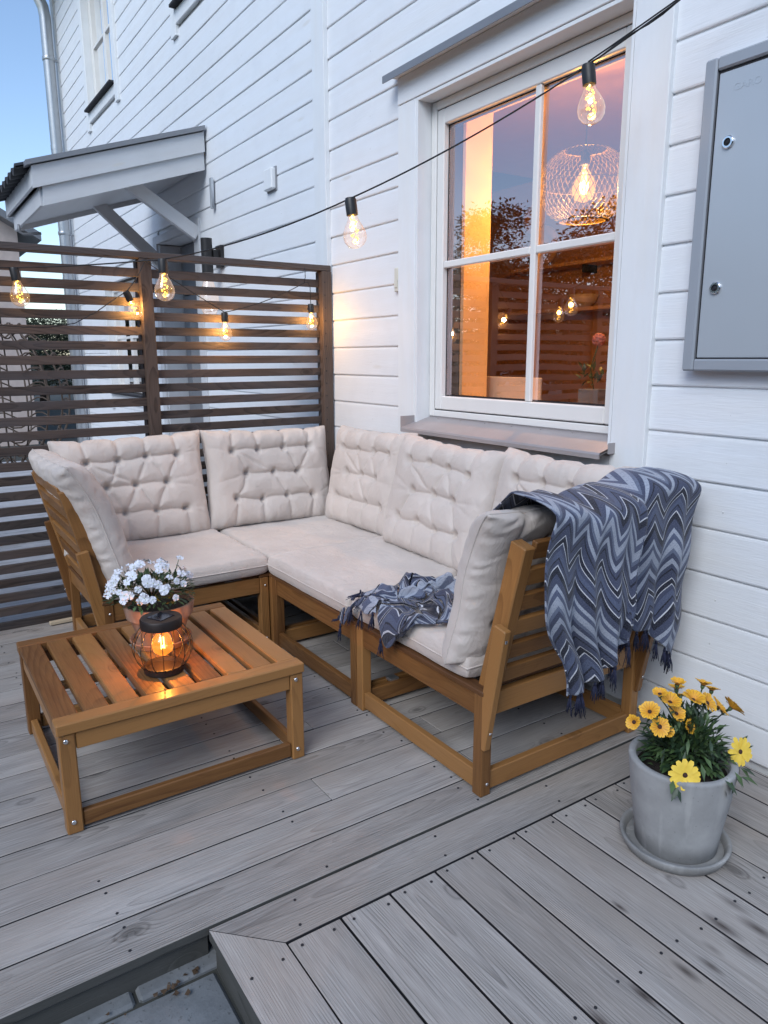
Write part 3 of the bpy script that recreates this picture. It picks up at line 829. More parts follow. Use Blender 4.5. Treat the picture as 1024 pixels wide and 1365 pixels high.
mb = MB(); mb.box(WX - .022, WX - .003, 3.585, 3.628, 1.868, 2.000, .005); mb.box(WX - .026, WX - .022, 3.592, 3.621, 1.89, 1.93, .002)
tag(mb.build('outdoor_socket_cover', simple('cream_plastic', (.72, .71, .62), .5)), 'small cream plastic switch box beside the window casing', 'switch box')
mb = MB(); mb.box(WX - .045, WX - .005, 5.16, 5.30, 2.70, 2.845, .008); mb.box(WX - .012, WX + .0, 5.15, 5.31, 2.69, 2.855, .003, 1)
tag(mb.build('junction_box', [M['whitetrim'], M['metal_grey']]), 'small white box alone on the wall left of the corner board', 'wall box')
num = text('1', .36, (WX - .028, 6.37, 2.86), (R(90), 0, R(-90)), M['cabinet'], 'house_number', None, .010, 1.3)
tag(num, 'white house number 1 on the siding beside the canopy', 'house number')
wl = thing('wall_lamp', 'black cylindrical wall lamp just above the fence top', 'lamp', (2.40, 6.28, 2.3))
mb = MB(); mb.lathe([(.048, 2.21), (.048, 2.49), (.040, 2.49), (.040, 2.46)], (2.385, 6.28, 0), 24); mb.box(2.43, 2.50, 6.25, 6.31, 2.30, 2.40, .003); mb.box(2.485, WX - .003, 6.22, 6.34, 2.26, 2.44, .003)
mb.build('housing', M['black'], wl, auto=40)
mb = MB(); mb.lathe([(.03, 2.20), (.035, 2.16), (.08, 2.02), (.085, 1.94), (.05, 1.86), (.005, 1.84)], (2.385, 6.28, 0), 24); mb.build('glass_globe', M['bulbglass'], wl)

# ------------------------------------------------------------------ slatted fence
fe = thing('slatted_fence', 'brown wooden privacy fence of horizontal slats behind the sofa', 'fence', (.9, 4.42, 0))
SP = .0815
for k in range(25):
    zt_ = 2.001 - k * SP
    mb = MB()
    for (a, b_) in ((-1.05, .075), (.078, 1.29), (1.293, 2.435)):
        dz = random.uniform(-.0025, .0025); mb.box(a, b_, 4.415 + random.uniform(-.001, .001), 4.437, zt_ - .0480 + dz, zt_ + dz, .0022)
    mb.build('slat', M['fence'], fe)
mb = MB(); mb.box(-1.05, 2.508, 4.375, 4.465, 2.052, 2.088, .003); mb.build('top_rail', M['fence'], fe)
for x_ in (-1.05, .045, 1.258):
    mb = MB(); mb.box(x_, x_ + .066, 4.368, 4.414, -.02, 2.050, .003); mb.build('post', M['post'], fe)
    mb = MB(); mb.box(x_, x_ + .066, 4.439, 4.50, -.02, 2.050, .003); mb.build('post', M['post'], fe)
mb = MB(); mb.box(2.437, 2.507, 4.368, 4.46, -.02, 2.050, .003)
for z_ in np.arange(.1, 2.0, SP): mb.lathe([(.004, 0), (.004, .002)], (2.455, 4.3675, z_ + .005), 6, 1, ax=Matrix.Rotation(R(90), 3, 'X'))
mb.build('post', [M['post'], M['gap']], fe)
mb = MB(); mb.bar((.60, 4.345, .016), (.76, 4.35, .016), .03, .018, b=.002); tag(mb.build('wood_offcut', wood_mat('pale_pine', (.36, .29, .2), (.6, .5, .36), 40., .3)), 'pale wooden offcut lying at the foot of the fence', 'offcut')

# ------------------------------------------------------------------ sofa
def sofa_section(x0, x1, y0, y1, backs, label):
    t = thing('sofa_section', label, 'sofa', ((x0 + x1) / 2, (y0 + y1) / 2, 0), 'wooden outdoor sofa sections')
    tk = M['teak']
    L = .047
    for (lx, ly) in ((x0, y0), (x1 - L, y0), (x0, y1 - L), (x1 - L, y1 - L)):
        mb = MB(); mb.box(lx, lx + L, ly, ly + L, 0.0, .380, .004)
        sx = lx - .0015 if lx == x0 else lx + L
        for z_ in (.335, .045):
            mb.lathe([(.0065, 0), (.0065, .002), (.003, .003)], (lx + L * .6, ly - .0002, z_), 10, 1, ax=Matrix.Rotation(R(90), 3, 'X'))
        mb.build('leg', [tk, M['chrome']], t)
    mb = MB()
    a = L + .001
    for z0_, z1_ in ((.295, .378),):
        mb.box(x0 + a, x1 - a, y0 + .006, y0 + .036, z0_, z1_, .003); mb.box(x0 + a, x1 - a, y1 - .036, y1 - .006, z0_, z1_, .003)
        mb.box(x0 + .006, x0 + .036, y0 + a, y1 - a, z0_, z1_, .003); mb.box(x1 - .036, x1 - .006, y0 + a, y1 - a, z0_, z1_, .003)
    mb.build('seat_frame', tk, t)
    mb = MB()
    mb.box(x0 - .004, x0 + .05, y0 - .002, y1 + .002, .3805, .398, .003, 0); mb.box(x1 - .05, x1 + .004, y0 - .002, y1 + .002, .3805, .398, .003, 0)
    nx = 7
    for i in range(nx):
        yy = y0 + .03 + (y1 - y0 - .1) * i / (nx - 1); mb.box(x0 + .052, x1 - .052, yy, yy + .045, .3805, .395, .003)
    mb.build('seat_slats', M['endgrain'], t)
    for q in ('y0', 'y1', 'x0', 'x1'):
        mb = MB()
        if q == 'y0': mb.box(x0 + a, x1 - a, y0 + .008, y0 + .036, .016, .086, .003)
        if q == 'y1': mb.box(x0 + a, x1 - a, y1 - .036, y1 - .008, .016, .086, .003)
        if q == 'x0': mb.box(x0 + .008, x0 + .036, y0 + a, y1 - a, .016, .086, .003)
        if q == 'x1': mb.box(x1 - .036, x1 - .008, y0 + a, y1 - a, .016, .086, .003)
        mb.build('lower_rail', tk, t)
    for bk in backs:
        # local frame: o = outward dir, s = side dir, origin at the outer bottom edge of the seat
        if bk == 'y-': o_, s_, c_, w_ = Vector((0, -1, 0)), Vector((1, 0, 0)), Vector(((x0 + x1) / 2, y0, 0)), x1 - x0
        if bk == 'y+': o_, s_, c_, w_ = Vector((0, 1, 0)), Vector((1, 0, 0)), Vector(((x0 + x1) / 2, y1, 0)), x1 - x0
        if bk == 'x-': o_, s_, c_, w_ = Vector((-1, 0, 0)), Vector((0, 1, 0)), Vector((x0, (y0 + y1) / 2, 0)), y1 - y0
        if bk == 'x+': o_, s_, c_, w_ = Vector((1, 0, 0)), Vector((0, 1, 0)), Vector((x1, (y0 + y1) / 2, 0)), y1 - y0
        kk = .255
        if bk in ('x+', 'y+'): kk = .20
        tilt = Vector((0, 0, 1)) + o_ * kk; tilt.normalize()
        nrm = tilt.cross(s_).normalized()
        if nrm.dot(o_) < 0: nrm = -nrm
        b = thing('backrest', None, None, c_); put(b, t)
        def pt(side, z_, out): return c_ + s_ * side + o_ * ((z_ - .40) * kk + out) + Vector((0, 0, z_))
        mb = MB()
        for sd in (-1, 1):
            xs = sd * (w_ / 2 - .058)
            mb = MB(); mb.bar(pt(xs, .30, -.03), pt(xs, .925, -.03), .048, .068, up=nrm, b=.004)
            mb.build('upright', tk, b)
        mb = MB()
        for i in range(6):
            zz = .905 - i * .092
            p = pt(0, zz, -.010)
            mb.beam(p, (s_, tilt, nrm), (w_ / 2 - .084, .031, .011), .003)
        mb.build('slats', tk, b)
        for sd in (-1, 1):
            mb = MB()
            xs = sd * (w_ / 2 - .0155)
            mb.bar(pt(xs, .185, -.012 + .05), pt(xs, .645, .005), .030, .055, up=nrm, b=.004)
            q = pt(xs, .60, .0325); mb.lathe([(.008, 0), (.008, .003), (.004, .005)], q, 12, 1, ax=nrm.to_track_quat('Z', 'Y').to_matrix())
            q = pt(xs, .25, .0655 - .004); mb.lathe([(.006, 0), (.006, .003)], q, 12, 1, ax=nrm.to_track_quat('Z', 'Y').to_matrix())
            mb.build('brace', [tk, M['chrome']], b)
    return t
sofa_section(1.533, 2.37, 1.702, 2.516, ['y-', 'x+'], 'end section of the wooden sofa, with the zigzag throw over its back')
sofa_section(1.533, 2.37, 2.522, 3.352, ['x+'], 'middle section of the wooden sofa under the window')
sofa_section(1.533, 2.37, 3.358, 4.19, ['x+', 'y+'], 'corner section of the wooden sofa against fence and wall')
sofa_section(.697, 1.528, 3.378, 4.20, ['x-', 'y+'], 'end section of the wooden sofa beside the slatted fence, behind the table')
mb = MB(); mb.box(1.70, 1.745, 2.50, 2.54, .080, .095, .001); mb.box(1.70, 1.745, 2.498, 2.5, .04, .094, 0)
tag(mb.build('metal_clip', M['zinc']), 'small metal clip joining two sofa sections under the seat', 'clip')

# ------------------------------------------------------------------ cushions
def vnoise(x, y, seed, f):
    r = np.random.default_rng(seed); out = 0
    for i in range(5):
        a, b, c = r.uniform(-1, 1), r.uniform(-1, 1), r.uniform(0, 6.28)
        out = out + np.sin((a * x + b * y) * f * (1 + .35 * i) + c)
    return out / 5
def segdist(X, Y, a, b):
    ax_, ay_ = a; bx_, by_ = b; dx, dy = bx_ - ax_, by_ - ay_; L2 = dx * dx + dy * dy + 1e-9
    t = np.clip(((X - ax_) * dx + (Y - ay_) * dy) / L2, 0, 1)
    return np.hypot(X - ax_ - t * dx, Y - ay_ - t * dy), t
def cushion(name, label, cat, W, H, T, mat4, seed, tuft=True, group=None, n=(150, 124), pinch=.05, pw=(7, 2.3), sag=.0, bend=.0):
    r = np.random.default_rng(seed)
    nu, nv = n
    s = np.linspace(-1, 1, nu); t = np.linspace(-1, 1, nv)
    u = np.sin(s * np.pi / 2) * .35 + s * .65; v = np.sin(t * np.pi / 2) * .35 + t * .65
    u[0] = v[0] = -1; u[-1] = v[-1] = 1
    U, V = np.meshgrid(u, v, indexing='ij')
    pn, pm = pw
    g = np.clip(1 - np.abs(U) ** pn, 0, 1) ** (1 / pm) * np.clip(1 - np.abs(V) ** pn, 0, 1) ** (1 / pm)
    X = U * W / 2 * (1 - pinch * (1 - V ** 2) * np.abs(U) ** 3) ; Y = V * H / 2 * (1 - pinch * (1 - U ** 2) * np.abs(V) ** 3)
    # soft irregular outline
    X = X + .007 * vnoise(Y * 1., U * .3, seed + 1, 14); Y = Y + .006 * vnoise(X * 1., V * .3, seed + 2, 14)
    F = T / 2 * g; Bk = -T / 2 * g
    F = F + g * (.006 * vnoise(X, Y, seed + 3, 20))
    if tuft:
        rows = [(.58, 4, 0.), (.10, 3, .5), (-.42, 4, 0.)]
        pts = []
        for (rv, nb, sh) in rows:
            row = []
            for k in range(nb):
                uu = (-.60 + 1.20 * (k + (.5 if sh else 0)) / 3) + r.uniform(-.018, .018)
                row.append((uu * W / 2, (rv + r.uniform(-.02, .02)) * H / 2))
            pts.append(row)
        D = np.zeros_like(X)
        warpx = .012 * vnoise(X, Y, seed + 5, 22); warpy = .012 * vnoise(X, Y, seed + 6, 22)
        XX, YY = X + warpx, Y + warpy
        def crease(a, b, dep, wd, fade=(1, 1)):
            nonlocal D
            d, tt = segdist(XX, YY, a, b)
            D = np.maximum(D, dep * (fade[0] * (1 - tt) + fade[1] * tt) * (np.exp(-np.sqrt(d * d + 4e-6) / wd) * .62 + .38 * np.exp(-(d / .032) ** 2)))
        for ri, row in enumerate(pts):
            for k in range(len(row) - 1):
                crease(row[k], row[k + 1], r.uniform(.022, .034), .007)
            for p in row:
                d = np.hypot(XX - p[0], YY - p[1]); D = np.maximum(D, .050 * np.exp(-(d / .022) ** 2))
                D = D + .010 * np.exp(-(d / .07) ** 2)
                for q in range(5):      # fine radiating wrinkles
                    a = r.uniform(0, 6.28); l = r.uniform(.05, .10)
                    crease(p, (p[0] + l * math.cos(a), p[1] + l * math.sin(a)), .012, .0035, (1, 0))
        for ri in range(len(pts) - 1):
            for k, p in enumerate(pts[ri]):
                nx_ = sorted(pts[ri + 1], key=lambda q: abs(q[0] - p[0]))[:(2 if (k + ri) % 2 == 0 else 1)]
                for q in nx_:
                    if r.random() < .85: crease(p, q, r.uniform(.016, .028), .006)
        for p in pts[0]: crease(p, (p[0] + r.uniform(-.02, .02), H / 2 * .99), .028, .008, (1, .75))
        for p in pts[-1]: crease(p, (p[0] + r.uniform(-.02, .02), -H / 2 * .99), .024, .008, (1, .7))
        for row in pts:
            for p, sgn in ((row[0], -1), (row[-1], 1)):
                for q in range(2): crease(p, (sgn * W / 2 * r.uniform(.8, 1.), p[1] + r.uniform(-.07, .07)), .014, .006, (1, .15))
        for p in pts[0]: Y = Y - .013 * np.exp(-((X - p[0]) / .018) ** 2) * np.clip(V, 0, 1) ** 8
        Y = Y + .010 * np.clip(V, 0, 1) ** 6
        gg = np.clip(g * 1.35, 0, 1)
        F = F * 1.22 - D * gg
        Bk = Bk + np.roll(D, 3, 0) * .5 * gg
        # wrinkles along the boxing
        edge = np.clip(1 - g, 0, 1)
        F = F + edge * .007 * np.sin(X * 90 + 3 * vnoise(X, Y, seed + 8, 30)) ; Bk = Bk + edge * .007 * np.sin(Y * 95 + 3 * vnoise(X, Y, seed + 9, 30))
    else:
        F = F + g * .004 * vnoise(X, Y, seed + 4, 9) - sag * np.exp(-((X / (W * .3)) ** 2 + (Y / (H * .3)) ** 2))
        rdg = np.abs(vnoise(X, Y, seed + 11, 22)); F = F - .0045 * np.exp(-(rdg / .035) ** 2) * g * np.clip(vnoise(X, Y, seed + 13, 8) * 3 + .6, 0, 1)
        e_ = np.abs(U) ** 6 + np.abs(V) ** 6
        F = F + .0025 * np.sin(X * 60 + Y * 75 + 4 * vnoise(X, Y, seed + 12, 12)) * np.clip(e_, 0, 1) * g
    for A in (F, Bk):
        A[0, :] = 0; A[-1, :] = 0; A[:, 0] = 0; A[:, -1] = 0
    if bend:
        q = np.clip(Y / H + .5 - .5, 0, 1); dz = bend * q ** 2 * 1.0; F = F - dz; Bk = Bk - dz; Y = Y - .35 * dz
        F = F - bend * .04 * np.sin(X / W * 3.2 + 1); Bk = Bk - bend * .04 * np.sin(X / W * 3.2 + 1)
    PF = np.stack([X, -F, Y], -1).reshape(-1, 3); PB = np.stack([X, -Bk, Y], -1).reshape(-1, 3)
    idx = np.arange(nu * nv).reshape(nu, nv)
    bd = np.zeros((nu, nv), bool); bd[0] = bd[-1] = True; bd[:, 0] = bd[:, -1] = True
    bidx = idx.copy(); inner = ~bd; bidx[inner] = nu * nv + np.arange(inner.sum())
    verts = np.concatenate([PF, PB.reshape(nu, nv, 3)[inner]])
    q1 = np.stack([idx[:-1, :-1], idx[1:, :-1], idx[1:, 1:], idx[:-1, 1:]], -1).reshape(-1, 4)
    q2 = np.stack([bidx[:-1, :-1], bidx[:-1, 1:], bidx[1:, 1:], bidx[1:, :-1]], -1).reshape(-1, 4)
    me = bpy.data.meshes.new(name); me.from_pydata(verts.tolist(), [], np.concatenate([q1, q2]).tolist())
    me.materials.append(M['fabric']); me.polygons.foreach_set('use_smooth', [True] * len(me.polygons)); me.update()
    o = bpy.data.objects.new(name, me); COL.objects.link(o); tag(o, label, cat, group)
    o.matrix_world = mat4
    # piping
    ring = [PF.reshape(nu, nv, 3)[i, 0] for i in range(0, nu, 2)] + [PF.reshape(nu, nv, 3)[-1, j] for j in range(0, nv, 2)] + [PF.reshape(nu, nv, 3)[i, -1] for i in range(nu - 1, -1, -2)] + [PF.reshape(nu, nv, 3)[0, j] for j in range(nv - 1, -1, -2)]
    rg = [Vector(ring[0])]
    for p in ring[1:]:
        if (Vector(p) - rg[-1]).length > .004: rg.append(Vector(p))
    mb = MB(); mb.tube(rg, .0032, 6, closed=True)
    p_ = mb.build('piping', M['fabric']); p_.parent = o
    return o
def pose(cx, cy, zb, H, yaw, lean, roll=0.):
    """bottom centre at (cx, cy, zb), leaning back by lean degrees away from the front"""
    return Matrix.Translation((cx, cy, zb)) @ Matrix.Rotation(R(yaw), 4, 'Z') @ Matrix.Rotation(R(-lean), 4, 'X') @ Matrix.Rotation(R(roll), 4, 'Y') @ Matrix.Translation((0, 0, H / 2))
G_b = 'beige tufted back cushions'; G_s = 'beige seat cushions'
cushion('back_cushion', 'beige tufted cushion against the fence at the end section', 'cushion', .83, .60, .15, pose(1.085, 4.085, .475, .60, 0, 11, -1), 11, group=G_b)
cushion('back_cushion', 'beige tufted cushion against the fence in the sofa corner', 'cushion', .84, .59, .15, pose(1.895, 4.075, .482, .59, 0, 11, 1.5), 22, group=G_b)
cushion('back_cushion', 'beige tufted cushion at the wall in the sofa corner, partly behind its neighbour', 'cushion', .80, .60, .14, pose(2.245, 3.61, .485, .60, -90, 12, -1), 33, group=G_b)
cushion('back_cushion', 'beige tufted cushion under the window on the middle section', 'cushion', .80, .60, .16, pose(2.165, 2.84, .488, .60, -90, 14, 2.), 44, group=G_b)
cushion('back_cushion', 'beige tufted cushion at the wall, partly covered by the throw', 'cushion', .78, .60, .15, pose(2.22, 2.10, .488, .60, -90, 13, 0), 55, group=G_b)
cushion('back_cushion', 'beige tufted cushion standing on edge beneath the zigzag throw', 'cushion', .77, .62, .145, pose(1.875, 1.86, .462, .60, 180, 12, 0), 66, group=G_b, bend=.30)
cushion('back_cushion', 'beige tufted cushion on the end back of the sofa beside the fence', 'cushion', .80, .66, .16, pose(.81, 3.74, .43, .66, 90, 15.5, 0), 77, group=G_b, bend=.22)
def flat(cx, cy, z_, rz=0): return Matrix.Translation((cx, cy, z_)) @ Matrix.Rotation(R(rz), 4, 'Z') @ Matrix.Rotation(R(-90), 4, 'X')
SW = (16, 4.2)
cushion('seat_cushion', 'flat beige seat cushion of the end section beside the fence', 'cushion', .80, .82, .115, flat(1.125, 3.765, .448), 101, False, G_s, (80, 80), .006, SW, .006)
cushion('seat_cushion', 'flat beige seat cushion in the sofa corner', 'cushion', .82, .82, .115, flat(1.945, 3.765, .448), 102, False, G_s, (80, 80), .006, SW, .010)
cushion('seat_cushion', 'flat beige seat cushion of the middle section under the window', 'cushion', .82, .80, .125, flat(1.92, 2.955, .456, .5), 103, False, G_s, (80, 80), .006, SW, .006)
cushion('seat_cushion', 'flat beige seat cushion partly under the crumpled throw', 'cushion', .80, .77, .115, flat(1.93, 2.165, .450, -.5), 104, False, G_s, (80, 80), .006, SW, .006)

# ------------------------------------------------------------------ throws
def interp(x, xs, ys): return np.interp(x, xs, ys)
def tassel(mb, p, L, d=(0, 0, -1), n=11):
    p = Vector(p); d = Vector(d)
    mb.tube([p + Vector((0, 0, .006)), p - Vector((0, 0, .012))], [.003, .006], 7)
    for k in range(n):
        a = random.random() * 6.28; o = Vector((math.cos(a), math.sin(a), 0)) * random.uniform(.002, .007)
        l = L * random.uniform(.8, 1.1); q = p + o * .5 - Vector((0, 0, .008))
        c1 = q + d * l * .5 + o + Vector((random.uniform(-.003, .003), random.uniform(-.003, .003), 0))
        mb.tube([q, c1, q + d * l + o * 1.8 + Vector((random.uniform(-.007, .007), random.uniform(-.005, .005), 0))], [.0014, .0018, .0012], 4)
th = thing('zigzag_throw', 'blue and navy zigzag throw with tassels hanging over the sofa end back', 'throw', (2.0, 1.6, 1.1))
nS, nT = 200, 150
s = np.linspace(0, 1, nS); t = np.linspace(0, 1, nT)
# x along the ridge with a z-fold in the middle
sx = interp(s, [0, .50, .56, 1.], [1.595, 2.015, 1.955, 2.395])
layer = interp(s, [0, .47, .50, .56, .60, 1.], [-.012, -.022, -.034, .036, .046, .040])    # second panel lies behind the first
zr = interp(sx, [1.58, 1.75, 2.0, 2.12, 2.24, 2.40, 2.50], [1.072, 1.060, 1.055, 1.062, 1.090, 1.090, 1.045])
bot = np.where(s < .53, interp(s, [0, .06, .13, .25, .38, .53], [.50, .485, .49, .51, .555, .62]), interp(s, [.53, .60, .72, .80, .90, 1.], [.60, .61, .60, .585, .51, .43]))
Ltot = .26 + (zr - bot) + .05
P = np.zeros((nS, nT, 3)); UV = np.zeros((nS, nT, 2))
scl = np.where(s < .53, s / .53 * .60, .60 + (s - .53) / .47 * .52)
for j, tt in enumerate(t):
    l = tt * Ltot
    inn = .20                                   # cloth on the seat side of the back
    d = l - inn
    over = d < 0
    a = np.clip(d / .12, 0, 1)
    z = np.where(over, zr + d * .62 - .02 * np.clip(-d / .2, 0, 1), zr - np.where(d < .12, .5 * d * a, d - .06))
    y = np.where(over, 1.685 - d * .80, 1.685 - .195 * np.sin(a * np.pi / 2))
    hang = np.clip((d - .05) / .5, 0, 1)
    sag = np.clip((d - .1) / .6, 0, 1)
    lw = np.clip(1 - s / .53, 0, 1)
    x = sx - .055 * lw * np.sin(np.clip(sag * 1.3, 0, 1) * np.pi) + .075 * lw * sag ** 2.2 - .06 * sag * (1 - lw) * (s < .53) - .035 * sag * (s >= .53)
    pl = (.016 * np.sin(s * 21 + .8) + .011 * np.sin(s * 47 + 2.1 + tt) + .006 * np.sin(s * 83 + tt * 3)) * (hang * .9 + .15)
    pl += .020 * np.exp(-((s - .20 - .05 * tt) / .035) ** 2) * hang + -.020 * np.exp(-((s - .27 - .04 * tt) / .03) ** 2) * hang + .02 * np.exp(-((s - .8) / .04) ** 2) * hang
    y = y - pl + layer + np.where(s > .53, 0.02, 0) * hang
    y = y + .008 * np.sin(z * 22 + s * 6)
    x = x + .008 * np.sin(z * 15 + s * 5)
    z = z + .010 * np.sin(s * 18) * (1 - hang) + .006 * np.sin(s * 41 + tt * 5)
    P[:, j, 0] = x; P[:, j, 1] = y; P[:, j, 2] = z
    UV[:, j, 0] = scl + .05 * np.sin(tt * 3) ; UV[:, j, 1] = -l + np.where(s < .53, .40 * s, -.02)
cl = grid_mesh('cloth', P, M['throw'], UV, th)
so = cl.modifiers.new('thickness', 'SOLIDIFY'); so.thickness = .005
mb = MB()
for i in list(range(8, 106, 7)) + list(range(118, 200, 8)):
    tassel(mb, P[i, -1], random.uniform(.055, .08))
mb.build('tassels', M['tassel'], th)

# crumpled throw on the seat
t2 = thing('crumpled_throw', 'crumpled blue zigzag throw lying on the seat cushion, its tassels over the front edge', 'throw', (1.7, 2.2, .52))
nA, nB = 190, 160
A, B = np.meshgrid(np.linspace(-1, 1, nA), np.linspace(-1, 1, nB), indexing='ij')
rr = np.sqrt(A ** 2 + B ** 2 - A ** 2 * B ** 2 * .55)
X = 1.712 + A * .235 + .03 * np.sin(B * 4 + 1) + .018 * np.sin(B * 9 + A * 3)
Y = 2.225 + B * .235 - .08 * A + .028 * np.sin(A * 5 + .5) + .015 * np.sin(A * 11)
fold = lambda a, b, f, ph, w: (np.sqrt(np.sin(a * A * f + b * B * f + ph + w * np.sin(A * 3.1 + ph) + w * np.sin(B * 3.7 - ph)) ** 2 + .05) - .2) / .82
hgt = .040 * (1 - fold(1, .35, 3.4, .4, .8)) ** 1.3 + .036 * (1 - fold(.3, 1., 4.6, 1.4, .9)) ** 1.3 + .020 * (1 - fold(-1, .8, 7., 2.4, .7)) ** 1.5 + .010 * (1 - fold(.9, .6, 13., .4, .6))
hgt = hgt * .8
hgt = np.clip(hgt, 0, 1) * (.55 + .75 * np.exp(-((A - .35) / .6) ** 2)) + .012 * np.exp(-(((A - .75) / .35) ** 2 + ((B - .1) / .7) ** 2))
edge = np.clip((1 - np.maximum(np.abs(A), np.abs(B))) / .12, 0, 1)
Z = .526 + hgt * (.25 + .75 * edge)
ov = np.clip(1.525 - X, 0, 1)                       # falls over the front edge of the seat
Z = Z - ov * 1.5; X = np.where(X < 1.525, 1.525 - .028 * np.tanh(ov / .02) - ov * .12, X)
P2 = np.stack([X, Y, Z], -1)
UV2 = np.stack([A * .30 + .05 * np.sin(B * 5 + A * 2) + .03 * np.sin(A * 9), B * .26 + .05 * np.sin(A * 5) + .035 * np.sin(B * 8 + A * 4)], -1)
cl = grid_mesh('cloth', P2, M['throw'], UV2, t2)
so = cl.modifiers.new('thickness', 'SOLIDIFY'); so.thickness = .006
mb = MB()
for j in list(range(46, 156, 26)):
    tassel(mb, P2[0, j] + np.array([-.006, 0, -.002]), .06, (-.1, 0, -1))
for i in range(0, 40, 18): tassel(mb, P2[i, -1], .04, (-.4, .5, -.25))
for (a_, b_) in (((1.53, 2.47, .545), (-.9, .1, -.25)), ((1.525, 2.45, .53), (-.6, -.1, -.7))): tassel(mb, a_, .06, b_)
mb.build('tassels', M['tassel'], t2)

# ------------------------------------------------------------------ coffee table
tb = thing('coffee_table', 'low slatted wooden coffee table in front of the sofa', 'table', (.73, 2.69, 0))
X0, X1, Y0, Y1 = .303, 1.160, 2.283, 3.112
L = .05
for (lx, ly) in ((X0 + .002, Y0 + .004), (X1 - L - .002, Y0 + .004), (X0 + .002, Y1 - L - .004), (X1 - L - .002, Y1 - L - .004)):
    mb = MB(); mb.box(lx, lx + L, ly, ly + L, 0, .3475, .004)
    for z_ in (.325, .042):
        mb.lathe([(.0085, 0), (.0085, .002), (.006, .0045), (.001, .005)], (lx + L * .42, ly - .0002, z_), 14, 1, ax=Matrix.Rotation(R(90), 3, 'X'), capb=False)
    mb.build('leg', [M['teak'], M['chrome']], tb)
mb = MB(); a = L + .004
mb.box(X0 + a, X1 - a, Y0 + .008, Y0 + .034, .288, .347, .003); mb.box(X0 + a, X1 - a, Y1 - .034, Y1 - .008, .288, .347, .003)
mb.box(X0 + .008, X0 + .034, Y0 + a + .002, Y1 - a - .002, .288, .347, .003); mb.box(X1 - .034, X1 - .008, Y0 + a + .002, Y1 - a - .002, .288, .347, .003)
mb.box(X0 + .04, X1 - .04, 2.68, 2.72, .325, .3475, .003)
mb.build('apron', M['teak'], tb)
for q in range(4):
    mb = MB()
    if q == 0: mb.box(X0 + a, X1 - a, Y0 + .012, Y0 + .038, .012, .066, .004)
    if q == 1: mb.box(X0 + a, X1 - a, Y1 - .038, Y1 - .012, .012, .066, .004)
    if q == 2: mb.box(X0 + .012, X0 + .038, Y0 + a + .002, Y1 - a - .002, .012, .066, .004)
    if q == 3: mb.box(X1 - .038, X1 - .012, Y0 + a + .002, Y1 - a - .002, .012, .066, .004)
    mb.build('lower_rail', M['teak'], tb)
mb = MB()
mb.box(X0 - .003, X1 + .003, Y0 - .003, Y0 + .062, .348, .386, .004); mb.box(X0 - .003, X1 + .003, Y1 - .062, Y1 + .003, .348, .386, .004)
NS = 9; pw_ = (X1 - X0 - .0) / NS
ws = []
x = X0
wd = (X1 - X0 + .021) / NS - .021
for i in range(NS):
    mb.box(x, x + wd, Y0 + .0625, Y1 - .0625, .355, .3845, .004); x += wd + .021
mb.build('tabletop', M['teak'], tb)

# ------------------------------------------------------------------ lantern
lc = Vector((.710, 2.508, .3862))
ln = thing('solar_lantern', 'black wire cage solar lantern with a glowing amber bulb on the table', 'lantern', lc)
mb = MB(); mb.lathe([(.004, .012), (.060, .012), (.064, .026), (.071, .026), (.071, .002), (.068, .0)][::-1], lc, 48, capt=True, capb=True); mb.build('base_dish', M['copper'], ln, auto=40)
mb = MB(); NWi = 16
for k in range(NWi):
    a = 2 * math.pi * k / NWi + .1; pts = []
    for i in range(17):
        q = i / 16; r_ = .071 + .034 * math.sin(math.pi * q) ** .85
        pts.append(lc + Vector((r_ * math.cos(a), r_ * math.sin(a), .020 + .152 * q)))
    mb.tube(pts, .0017, 6)
mb.build('wire_cage', M['black'], ln)
mb = MB(); mb.lathe([(.066, .168), (.073, .170), (.074, .199), (.070, .205), (.004, .205)], lc, 48); cap = mb.build('cap', M['copper'], ln, auto=40)
mb = MB(); mb.beam(lc + Vector((0, 0, .2062)), ((math.cos(.5), math.sin(.5), 0), (-math.sin(.5), math.cos(.5), 0), (0, 0, 1)), (.034, .034, .001), 0); mb.build('solar_panel', M['solar'], cap)
mb = MB(); mb.lathe([(.013, .160), (.015, .150), (.034, .124), (.040, .102), (.034, .078), (.018, .063), (.001, .060)], lc, 28, capb=False); mb.lathe([(.012, .17), (.012, .150)], lc, 16, 1); blb = mb.build('bulb', [M['amberglass'], M['gap']], ln)
mb = MB()
for dx in (-.0035, .0035): mb.tube([lc + Vector((dx, 0, .128)), lc + Vector((dx * 1.6, .0, .084))], .0026, 6)
mb.build('filament', M['filament'], blb)
light('lantern_light', lc + Vector((0, 0, .105)), 6.5, (1., .42, .10), .006, ln)

# ------------------------------------------------------------------ white flowers in terracotta
pcn = Vector((.785, 2.785, .3855))
tp = thing('terracotta_pot', 'terracotta pot on a saucer on the table', 'pot', pcn)
mb = MB(); mb.lathe([(.080, .012), (.117, .166 - .05), (.120, .120), (.128, .121), (.136, .168), (.134, .172), (.124, .171), (.116, .13)], pcn, 56, capt=False, wob=.003); mb.build('pot_body', M['terracotta'], tp, auto=50)
mb = MB(); mb.lathe([(.088, .0), (.108, .003), (.120, .026), (.117, .029), (.112, .027), (.100, .010), (.004, .009)], pcn, 56); mb.build('saucer', M['terracotta'], tp, auto=50)
mb = MB(); mb.lathe([(.12, .15), (.06, .162), (.002, .165)], pcn, 32, capb=False, capt=False); mb.build('soil', M['soil'], tp)
pl_ = thing('white_flowering_plant', 'mound of small white flowers growing in the terracotta pot', 'plant', pcn + Vector((0, 0, .16)))
fc = pcn + Vector((-.026, .0, .190))
mb = MB()
